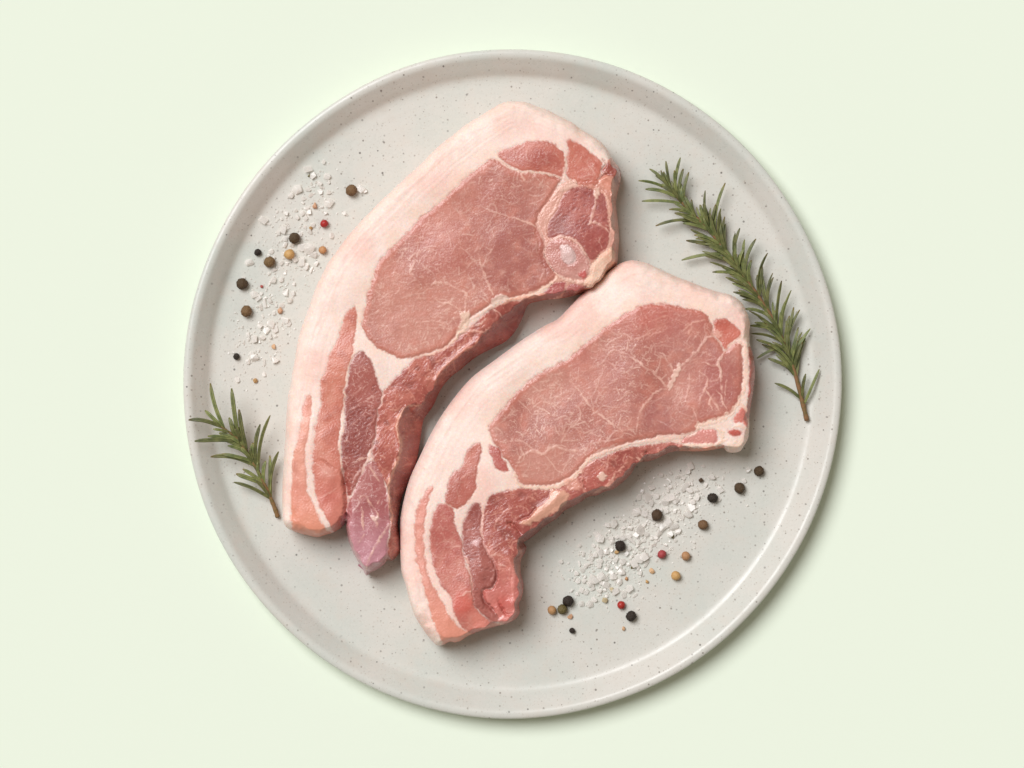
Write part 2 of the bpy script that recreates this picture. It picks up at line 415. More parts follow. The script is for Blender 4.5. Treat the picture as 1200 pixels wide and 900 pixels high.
    for pts, wd, dep in spec['folds']:
        m = p.fold(pts, wd); z -= m*dep; col = mixc(col, lin(160, 74, 66), m*0.30)  # carved crevices; their shade is also put into the colour as a darker red
    for pts, wd, hgt in spec['ridges']:
        P = spline(pts, False, 3); dd2, _, _, _ = seg_dist(X, Y, P, False); z += hgt*np.exp(-(dd2/wd)**2)
    # raggedness of the cut side
    rough = spec['ragged'](X, Y)*side
    z += rough*(p.low(8)*0.7+p.noise(24)*1.2)
    # ---- mesh --------------------------------------------------------------------------
    cx, cy = spec['centre']
    ins_c = (d[:-1, :-1]+d[1:, :-1]+d[:-1, 1:]+d[1:, 1:])/4 > 0.0
    used = np.zeros(X.shape, bool)
    used[:-1, :-1] |= ins_c; used[1:, :-1] |= ins_c; used[:-1, 1:] |= ins_c; used[1:, 1:] |= ins_c
    vid = np.full(X.shape, -1, np.int64); vid[used] = np.arange(used.sum())
    q = np.stack([vid[:-1, :-1], vid[1:, :-1], vid[1:, 1:], vid[:-1, 1:]], -1)[ins_c]
    lab = label[:-1, :-1][ins_c]
    vx, vy, vz = X[used].copy(), Y[used].copy(), z[used].copy()
    gy, gx = np.gradient(z, step)
    N = np.stack([-gx[used], gy[used], np.ones(used.sum())], 1)
    E = np.concatenate([q[:, [0, 1]], q[:, [1, 2]], q[:, [2, 3]], q[:, [3, 0]]])
    key = np.sort(E, 1); key = key[:, 0]*(len(vx)+1)+key[:, 1]
    _, inv, cnt = np.unique(key, return_inverse=True, return_counts=True)
    be = E[cnt[inv] == 1]
    bv = np.unique(be)
    # snap the border onto the true outline
    P = p.out; bx, by = vx[bv], vy[bv]; best = np.full(len(bv), 1e9); nxp = bx.copy(); nyp = by.copy(); onx = np.zeros(len(bv)); ony = np.zeros(len(bv))
    area2 = np.sum(P[:, 0]*np.roll(P[:, 1], -1)-np.roll(P[:, 0], -1)*P[:, 1]); sg = 1 if area2 > 0 else -1
    for i in range(len(P)):
        a = P[i]; b = P[(i+1) % len(P)]; e = b-a; l2 = e@e
        if l2 < 1e-9: continue
        tt = np.clip(((bx-a[0])*e[0]+(by-a[1])*e[1])/l2, 0, 1); qx = a[0]+tt*e[0]; qy = a[1]+tt*e[1]
        dd3 = (bx-qx)**2+(by-qy)**2; mm = dd3 < best; best[mm] = dd3[mm]; nxp[mm] = qx[mm]; nyp[mm] = qy[mm]
        l = math.sqrt(l2); onx[mm] = sg*e[1]/l; ony[mm] = -sg*e[0]/l
    vx[bv], vy[bv] = nxp, nyp
    N[bv] = np.stack([onx*1.3, -ony*1.3, np.full(len(bv), 0.55)], 1)
    zf = z[used]
    k = S*kf(FLOOR+0.8*T*S)
    def world(x, y, zz): return np.stack([(x-cx)*k, (cy-y)*k, zz*S], 1)
    cols = col[used]; wets = wet[used]
    # ring loops below the outline: slight bulge, then tucked under
    nb = len(bv); bmap = np.full(len(vx), -1, np.int64); bmap[bv] = np.arange(nb); nV = len(vx)
    loops = []
    for off, hz, nz in ((0.4, 0.65, 0.0), (-1.0, 0.30, -0.3), (-4.0, 0.02, -0.6), (-16, 0.0, -1.0)):
        loops.append((nxp+onx*off, nyp+ony*off, zf[bv]*hz, nz))
    bvx = np.concatenate([vx]+[l[0] for l in loops]); bvy = np.concatenate([vy]+[l[1] for l in loops]); bvz = np.concatenate([vz]+[l[2] for l in loops])
    bN = np.concatenate([N]+[np.stack([onx, -ony, np.full(nb, l[3])], 1) for l in loops])
    bcol = np.concatenate([cols]+[cols[bv]]*4); bwet = np.concatenate([wets]+[wets[bv]]*4)
    sk = []
    prev = be
    for li in range(4):
        nxt = bmap[be]+nV+li*nb
        cur = prev
        sk.append(np.stack([cur[:, 1], cur[:, 0], nxt[:, 0], nxt[:, 1]], 1)); prev = nxt
    # body: the whole slab, sunk a little under the lean parts
    lv = np.full(nV, True)
    nonlab = np.unique(q[lab < 0]); lv[nonlab] = False
    for li in range(len(names)):
        pass
    # border vertices between two different parts stay at full height too
    mn = np.full(nV, 10**6); mxx = np.full(nV, -1)
    for c_ in range(4):
        np.minimum.at(mn, q[:, c_], lab); np.maximum.at(mxx, q[:, c_], lab)
    sunk = lv & (mn == mxx); sunk[bv] = False
    bz = bvz.copy(); bz[:nV][sunk] -= 3.0
    bN = bN/np.linalg.norm(bN, axis=1, keepdims=True)
    me = np_mesh('fat', world(bvx, bvy, bz), np.concatenate([q]+sk)[:, ::1], M['fat'], bcol, bN, bwet)
    body = link('fat', me, root); body['label'] = spec['fatlabel']
    Nn = N/np.linalg.norm(N, axis=1, keepdims=True)
    wco = world(vx, vy, vz)
    for li, (nm, lb, mt) in enumerate(names):
        f = q[lab == li]
        if len(f) < 12: continue
        uv, inv2 = np.unique(f, return_inverse=True); f2 = inv2.reshape(f.shape)
        co = wco[uv]; nr = Nn[uv]; cl = cols[uv]; wt = wets[uv]; n0 = len(uv)
        e2 = np.concatenate([f2[:, [0, 1]], f2[:, [1, 2]], f2[:, [2, 3]], f2[:, [3, 0]]])
        k2 = np.sort(e2, 1); k2 = k2[:, 0]*(n0+1)+k2[:, 1]; _, i3, c3 = np.unique(k2, return_inverse=True, return_counts=True)
        b2 = e2[c3[i3] == 1]; bb = np.unique(b2); mp = np.full(n0, -1); mp[bb] = np.arange(len(bb))+n0
        low = co[bb].copy(); low[:, 2] -= 2.4*S
        skf = np.stack([b2[:, 1], b2[:, 0], mp[b2[:, 0]], mp[b2[:, 1]]], 1)
        me = np_mesh(nm, np.concatenate([co, low]), np.concatenate([f2, skf]), M[mt], np.concatenate([cl, cl[bb]]), np.concatenate([nr, nr[bb]]), np.concatenate([wt, wt[bb]]))
        o = link(nm, me, root)
        if lb: o['label'] = lb
    return root

# ------------------------------------------------------------------ chop 1 (upper left)
EYE = (203, 132, 118); EYE2 = (184, 110, 98)
chop1 = dict(
 eye=[(576,187),(585,189),(593,195),(608,202),(626.7,203.5),(640,205.5),(657,210),(651,222),(645,233),(634.7,246),(630,258),(630.7,267),(636,278),(638.7,290),(637,299),(644,311),(650,321),(649,327),(640,335),(626.7,342),(607,348),(593,350),(578.7,354.7),(565,364),(553,371),(545,380),(533,394.5),(524,405),(506.7,412.5),(487,418),(470.7,420.5),(456,414.5),(443,408),(435,400),(429,392),(425,384),(425.5,370),(429.5,356),(432,342),(438,325),(443,309),(457,293),(468,282.5),(480,270.5),(491,257.5),(501,250),(513,240),(526,228),(539,215),(553,203),(565,193)],
 centre=(540, 380), grain=-0.75, fatlabel='pale pink fat cap and rind of the upper pork chop',
 rind=lambda X, Y: 1-sstep(-30, 60, (X-600)+(Y-330)*0.9),
 steep=lambda X, Y: sstep(590, 612, Y),
 ragged=lambda X, Y: sstep(-60, 10, (X-560)+(Y-400)*0.9),
 outline=[(604,117.5),(590,119),(577,126),(560,136.5),(544,146.5),(530,158),(513,171),(496,188.5),(480,203),(460,221.5),(441,240),(425,256),(406.5,277),(391,298),(384,307),(378,319),(370.5,334),(366,346),(360,364),(353.5,381),(348,400),(345,420),(341.5,439),(339,456),(337,462),(335,487),(333,520),(331,553),(330,573),(330,600),(332,614),(338,621),(349,625.5),(360,628.5),(370.5,630.5),(380,627.5),(389,625),(399,618.5),(405,612),
  (404.5,617),(405.5,626),(409,640),(418,659),(424,668),(428,676),(433,671.5),(440,669),(448,663),(453,657.5),(458,658.5),(464,653),(468.5,645),(468,633),(465,619),(466,605),(468,590),(472,578),(479,562),(486,545),(490.5,522),(492.5,508),(495,493),(500,485),(507,475),(513,461),(519,451),(526,443),(531,438.5),(540,432),(548,425),(561,415.5),(578,407),(593,399),(604,387),(612,372),(616,361),(621,354.5),(631,352),(641,350),(657,348.5),(675,345),(693,339),(704,334),(710,327),(713,319),(720,314),(724,307),(724.5,298),(725.5,288),(726,274),(724.5,256),(722.5,238),(724,226),(727,214),(728.5,203),(726,195),(720,188),(713,176.5),(705,166),(693,158),(680,150),(669,142),(653,134),(640,127),(630,124),(617,119)],
 top=[(606,133),(582,140),(552,158),(522,183),(487,216),(452,248),(420,284),(400,312),(386,345),(376,372),(366,402),(362,430),(356,460),(351,500),(347,540),(345,578),(346,604),(356,617),(370,621),(384,617),(397,608),(404,597),(409,608),(411,628),(418,645),(424,656),(430,663),(437,660),(447,655),(453,645),(455,628),(459,613),(458,603),(456,587),(456,567),(461,553),(466,538),(469,520),(465,500),(476,480),(490,474),(502,463),(510,447),(517,437),(531,424),(546,411),(556,404),(565,395),(573,386),(589,371),(604,357),(614,351),(640,345),(657,343),(675,340),(692,334),(703,328),(710,316),(717,304),(718,290),(719,272),(718,250),(717,232),(718,218),(721,205),(718,197),(710,187),(697,176),(680,165),(655,151),(630,139)],
 regions=[
  dict(p=[(648,226),(664,212),(690,214),(706,204),(712,188),(722,186),(734,200),(734,300),(722,318),(700,345),(655,350),(644,330),(634,300),(628,262),(634,244)], c=(232,172,154), c2=(216,146,128), k='gristle', part='connective_tissue', wet=0.7, warp=1.6),
  dict(p=[(449,460),(456,451),(471,436),(479,428),(488,420.5),(507,415),(524,407),(534,399),(543,391),(550,386),(556,378),(566,370),(578,360),(590,354),(608,352.5),(625,348),(640,345.5),(650,370),(620,400),(580,430),(530,470),(505,520),(480,580),(478,640),(468,670),(452,668),(454,645),(457,625),(459,613),(456,600),(455,587),(453,567),(440,545),(436,523),(440,514),(444,480),(448,471)],
       c=(196,110,96), c2=(166,80,70), k='rough', part='rib_side_muscle', label='dark red ragged muscle along the inner curve', wet=0.85, vein=(236,166,146),
       spots=[(598,382,24,(118,28,26),0.95),(613,366,14,(122,34,30),0.85),(572,404,15,(132,40,34),0.8),(550,422,10,(140,50,42),0.7),(487,520,16,(134,50,46),0.8),(476,560,15,(134,48,44),0.8),(473,600,12,(140,52,46),0.7),(500,486,10,(140,56,50),0.7),(470,445,18,(176,96,86),0.6)]),
  dict(p=[(576,187),(585,189),(593,195),(608,202),(626.7,203.5),(640,205.5),(657,210),(651,222),(645,233),(634.7,246),(630,258),(630.7,267),(636,278),(638.7,290),(637,299),(644,311),(650,321),(649,327),(640,335),(626.7,342),(607,348),(593,350),(578.7,354.7),(565,364),(553,371),(545,380),(533,394.5),(524,405),(506.7,412.5),(487,418),(470.7,420.5),(456,414.5),(443,408),(435,400),(429,392),(425,384),(425.5,370),(429.5,356),(432,342),(438,325),(443,309),(457,293),(468,282.5),(480,270.5),(491,257.5),(501,250),(513,240),(526,228),(539,215),(553,203),(565,193)],
       c=(206,138,122), c2=(184,110,96), k='eye', part='loin_eye', wet=0.6, lift=0.8,
       spots=[(505,262,30,(204,120,106),0.6),(602,300,44,(166,88,80),0.85),(610,238,30,(186,116,106),0.5),(555,232,26,(186,104,92),0.55),(458,318,16,(206,124,104),0.6),(630,322,16,(160,80,72),0.6),(470,370,36,(210,142,126),0.6),(525,300,30,(200,118,106),0.5)]),
  dict(p=[(584,179),(597,174),(614,167.5),(628,166),(642,167),(653,172.5),(661,182),(662.5,195),(660,205),(657,208),(640,203),(626,201.5),(608,200),(594,193),(586,187)], c=(206,122,106), c2=(188,100,86), k='eye', part='cap_muscle', a=0.5, wet=0.7, spots=[(632,190,14,(168,76,66),0.6)]),
  dict(p=[(664,165),(675,167),(685,173.5),(696,182),(705,191),(704.5,201),(701,211),(698,217),(680,217),(669,212.5),(664,203),(665,185),(665.5,175)], c=(214,128,110), c2=(200,110,94), k='eye', part='cap_muscle', a=0.55, wet=0.7),
  dict(p=[(710,192),(718,193),(726,197),(727,206),(722,216),(717,207),(706,203)], c=(200,110,96), c2=(170,84,72), k='rough', part='edge_muscle', wet=0.9),
  dict(p=[(703,210),(712,206),(719,212),(722,222),(719,232),(714,226),(708,222),(702,217)], c=(242,176,152), c2=(228,150,128), k='belly', wet=0.8),
  dict(p=[(664,224.5),(675,219),(693,222),(706,227),(711,238),(713,256),(714.5,272),(713,288),(706.5,293),(698.5,302.5),(690,305),(685,294),(678.5,286),(671,279),(657,276.5),(645,279),(642,272),(643,260.5),(651,249),(657,234)], c=(188,106,96), c2=(164,82,76), k='dark', part='chine_muscle', vein=(226,158,140), a=0.75, wet=0.7, spots=[(652,264,14,(160,100,92),0.6),(700,280,14,(180,88,80),0.5)]),
  dict(p=[(640,290),(646,281.5),(659,280),(672,284),(680,293),(690,306),(695,318),(685,328),(668,327),(655,322),(645,311),(638,300)], c=(218,160,148), c2=(204,136,126), k='gristle', part='cartilage', label='pink cartilage ring around the bone end', wet=0.7, vein=(244,206,194), lift=0.6),
  dict(p=[(698,304),(707,296),(716,290),(722,298),(719,312),(712,321),(703,332),(690,338),(683,333),(690,322),(692,312)], c=(248,210,188), c2=(238,188,164), k='gristle', part='fat_knob', mat='fat', wet=0.4, lift=1.8, vein=(255,232,210)),
  dict(p=[(656,289),(667,288),(672,294),(675.5,299.5),(673,308),(667,311),(660,306),(656,299)], c=(238,208,202), c2=(228,190,184), k='gristle', part='bone', mat='bone', wet=0.9, lift=1.0, vein=(248,226,220)),
  dict(p=[(637,345),(645,334.5),(657,330),(663.5,332),(662,339),(656,346.5),(644,350)], c=(186,98,94), c2=(168,80,76), k='belly', part='small_muscle', wet=0.8),
  dict(p=[(667,333.5),(675,333),(686,335.5),(684,339.5),(672,344.5),(660,347)], c=(190,104,98), c2=(170,84,80), k='belly', part='small_muscle', wet=0.8),
  dict(p=[(416,359),(412,362),(405,369.5),(400,384),(394.5,401),(386.5,416),(382.5,433),(376,449),(376,458),(377,472),(373,488),(369,507),(368,527),(367,540),(368.5,557),(369,570),(373,587),(380,601),(389,620),(391,632),(404,626),(407,612),(407,599),(407,587),(405.5,568),(401.5,550),(399,533),(397,520),(400,500),(400.5,487),(403.5,471),(402.5,460),(405,452),(408,433),(414,416),(415.5,404),(417.5,386),(419,367)],
       c=(216,132,111), c2=(204,114,96), k='belly', part='belly_strip', label='long orange-pink belly muscle strip', wet=0.6, grad=(400,500,390,600,(220,132,116)), spots=[(388,582,10,(198,92,80),0.6),(384,552,8,(240,178,164),0.6)]),
  dict(p=[(364,463),(359,467),(355.5,480),(353,497),(349.5,518),(344.5,531),(343,557),(341,587),(342,612),(345,626),(358,636),(373,638),(392,634),(385,622),(376,610),(370,595),(362.5,580),(360,560),(358.5,533),(361,517),(364,496),(366.5,477),(366,466)],
       c=(236,162,140), c2=(228,146,126), k='belly', part='belly_strip', label='narrow pale outer belly muscle strip', wet=0.5, grad=(350,560,350,625,(234,150,122)), a=0.6),
  dict(p=[(425,412),(419,414),(413,422.5),(410,439),(405.5,457),(405,470),(404.5,482),(404,496),(401,517),(401,533),(403,557),(407,577),(412,580),(421,562),(427,546),(436,522.5),(440,514),(443.5,480),(447.5,470),(448.5,459),(444,450.5),(440,436),(436,425),(429,416)],
       c=(176,98,88), c2=(152,74,66), k='dark', part='belly_muscle', label='dark crumbly maroon muscle', wet=0.8, vein=(226,172,160)),
  dict(p=[(424,556),(414,577),(407,596),(401,605),(400,626),(412,654),(422,672),(428,686),(440,676),(450,664),(454.5,645),(456,624),(458.5,613),(454.5,587),(452,567),(446,552),(438,540),(430,545)],
       c=(190,118,114), c2=(176,96,94), k='silver', part='belly_flap', label='purple silverskin tip at the bottom of the chop', wet=1.0, vein=(240,196,190), grad=(435,575,420,655,(206,146,158)), spots=[(436,590,10,(164,96,94),0.6)]),
 ],
 veins=[
  ([(585,189),(593,195),(608,202),(626,203),(640,204),(658,209),(668,212)],2.8),([(608,202),(613,209),(615,214)],1.8),([(615,214),(622,213.5),(627,208)],1.2,(236,190,174),0.6),
  ([(662,182),(663,195),(660.5,205),(665,214)],3.0),([(630,215),(622,222),(600,228)],1.0,(230,176,160),0.4),
  ([(665,215),(656,222),(649,230),(639,244),(631,256),(631,267),(637,280),(639,292),(638,300),(645,312),(652,322)],3.0,(240,190,174),0.8),
  ([(660,224),(650,246),(641,258),(638.5,270),(641,279),(646,283)],2.8,(236,182,166),0.8),([(652,232),(640,250),(635,262),(637,274)],5,(228,168,152),0.6),
  ([(652,322),(650,329),(640,336),(626,343),(608,349.5),(593,352)],3.6,(248,204,180)),([(640,345),(620,348),(600,352),(588,357)],4.0,(240,170,146),0.8),
  ([(640,290),(646,282),(658,278),(671,281),(679,289),(687,300),(691,308),(693,318)],2.8,(240,194,178),0.8),([(652,322),(664,328),(676,330),(690,332)],3.6),([(664,331),(662,340),(657,347)],2.2),
  ([(673,288),(683,298),(688,312),(690,322)],2.0,(244,196,184),0.8),
  ([(698,218),(698,232),(697,241),(693,255),(692,262),(689,264)],2.3),([(692,261),(700,262),(706,266),(713,273)],2.3),([(709,266),(714,266)],1.4),
  ([(706,224),(711,232),(713,245),(714,256),(716,266),(720,276)],3.8,(244,186,166)),([(715,270),(714,285),(711,293)],2.4),([(706,275),(702,283),(705,291)],1.1,(236,180,164),0.7),
  ([(720,232),(722,255),(722,280),(721,298)],3.5,(232,152,132),0.7),
  ([(600,255),(612,259),(622,263),(631,268)],2.0),([(560,241),(580,249),(600,256)],1.3,(238,190,174),0.6),([(572,268),(576,258),(580,250)],1.2,(238,190,174),0.6),
  ([(562,305),(566,318),(572,332),(578,346)],2.4),([(577,292),(569,306),(566,316)],1.8,(238,188,172),0.7),([(540,290),(552,300),(560,312)],1.2,(238,188,172),0.5),
  ([(527,334),(538.7,340),(546.7,345),(546,354),(546,366)],2.0),([(505,335),(512,331.5),(526.7,334)],2.4),([(514,360),(519,357),(525,354.7),(534,360),(544,367)],2.2),
  ([(490,378),(506.7,376.7),(516,378),(526,381)],1.5),([(530,374),(541,371)],1.8),([(533,367),(544,369)],1.6),([(556,343),(566,350),(575,357)],1.5,(240,192,176),0.7),([(560,332),(568,344),(574,354)],1.2,(240,192,176),0.6),
  ([(546,345),(553,340),(558,332)],1.3,(240,192,176),0.6),([(470,350),(486,345),(500,344)],1.4,(238,188,172),0.55),([(445,360),(455,352),(462,345)],1.4,(238,188,172),0.5),([(450,390),(462,372),(475,368)],1.3,(238,188,172),0.5),
  ([(480,300),(492,308),(505,318),(512,331)],1.2,(238,188,172),0.5),([(632,330),(637,318),(636,312)],1.3,(238,186,170),0.6),([(612,330),(616,340)],1.2,(238,186,170),0.5),
  ([(552,374.7),(562,369),(573,362),(586,356)],3.0),([(546,385),(560,381),(571,373)],2.4),([(542,389),(556,388),(566.7,389),(575,383)],1.8,(240,180,160),0.8),([(573,357),(580,364),(588,371)],1.4),
  ([(486,419),(507,415),(524,407),(533,398),(541,390)],2.6,(240,184,162),0.85),([(547,391),(552,400),(545,408)],2.6,(240,168,146),0.7),
  ([(562,396),(553,407),(541,412),(533,421),(520,431),(513,440),(510,450)],3.2,(240,164,138),0.75),([(545,400),(534,412),(524,424)],2.0,(240,170,146),0.6),
  ([(495,474),(484,475),(476,477),(470,484),(465,500),(470,520),(467,538),(461,553),(456,567),(457,587),(459,603),(459,613)],2.8,(246,186,160),0.9),
  ([(459,611),(450,624),(444,633),(437,645),(431,660),(428,672)],2.2,(246,200,184)),
  ([(415.5,405),(415,415),(409,430),(407,445),(404,458),(404,470)],2.2,(250,206,186)),([(400,488),(403,498),(401,512),(398,522),(400,535),(401.5,552)],2.6,(250,206,186)),
  ([(404,470),(403,480),(401,489)],1.2,(246,200,180),0.7),
  ([(436,520),(434,535),(428,545),(424,555)],3.0,(244,192,178)),([(438,535),(435,546),(440,557),(445,565)],1.8),([(414,541),(424,537),(432,536)],1.8),([(427,546),(419,555),(414,566)],1.8,(240,190,180),0.8),
  ([(449,458),(449.5,466),(447,472)],2.2),
  ([(421,585),(425,581),(430,582),(433,588),(441,598.7),(442.7,606.7)],1.9),([(425,594),(425,608),(426.5,620)],2.4),([(418.7,638.7),(428,625)],1.5),([(442,606),(441.5,618)],2.6),([(413,600),(419,593),(421,585)],1.4,(240,196,190),0.8),
  ([(432,590),(438,604),(440,612)],1.2,(240,196,190),0.7),([(408,612),(413,640),(424,660)],1.5,(232,160,160),0.7),([(443,590),(446,584)],1.2),
  ([(366,540),(375,546),(386,556),(398,556)],1.4,(246,190,172),0.6),([(372,585),(382,580),(395,572)],1.3,(246,190,172),0.5),
  ([(412,480),(424,474),(434,468)],1.5,(226,160,148),0.7),([(410,500),(420,492),(430,480)],1.4,(226,160,148),0.6),([(408,465),(418,460),(426,452)],1.4,(226,160,148),0.6),([(430,500),(438,492),(442,482)],1.4,(226,160,148),0.6),
 ],
 nodes=[([(540,367),(549,366),(551,374),(548,384),(541,392),(534,397),(537,385),(541,378)],(246,206,184),0.9),([(575,357),(580,348),(590,345),(596,350),(588,355)],(242,206,190),0.85),
        ([(665,214),(674,212),(677,218),(668,222),(660,226),(655,224)],(246,200,182),0.75),([(696,222),(702,222),(702,232),(697,232)],(248,204,184),0.8),
        ([(678,322),(684,318),(688,324),(682,328)],(206,84,82),0.8),([(436,603),(443,605),(443,610),(437,608)],(250,210,196),0.8)],
 folds=[([(403,548),(405,562),(407,582),(407,598),(405,614)],5.5,7.0),([(498,484),(506,470),(512,458)],3.0,3.0),([(545,428),(541,420),(537,428)],3.5,3.5),([(716,204),(708,206),(702,212)],2.2,2.5),([(705,186),(709,192),(704,203)],1.8,2.0),
        ([(375,537),(384,543),(396,552)],2.0,1.2),([(655,211),(648,209),(640,206.5)],1.6,1.5),([(672,340),(664,347)],1.5,1.0)],
 ridges=[([(476,477),(465,500),(470,520),(467,538),(461,553),(456,567),(457,587),(459,603)],2.5,2.0),([(562,398),(541,413),(520,431),(511,446)],3.0,1.6),([(711,208),(719,216),(719,228)],3.5,2.0),([(430,600),(425,640)],10,-1.5),([(384,560),(388,600)],12,2.0)])

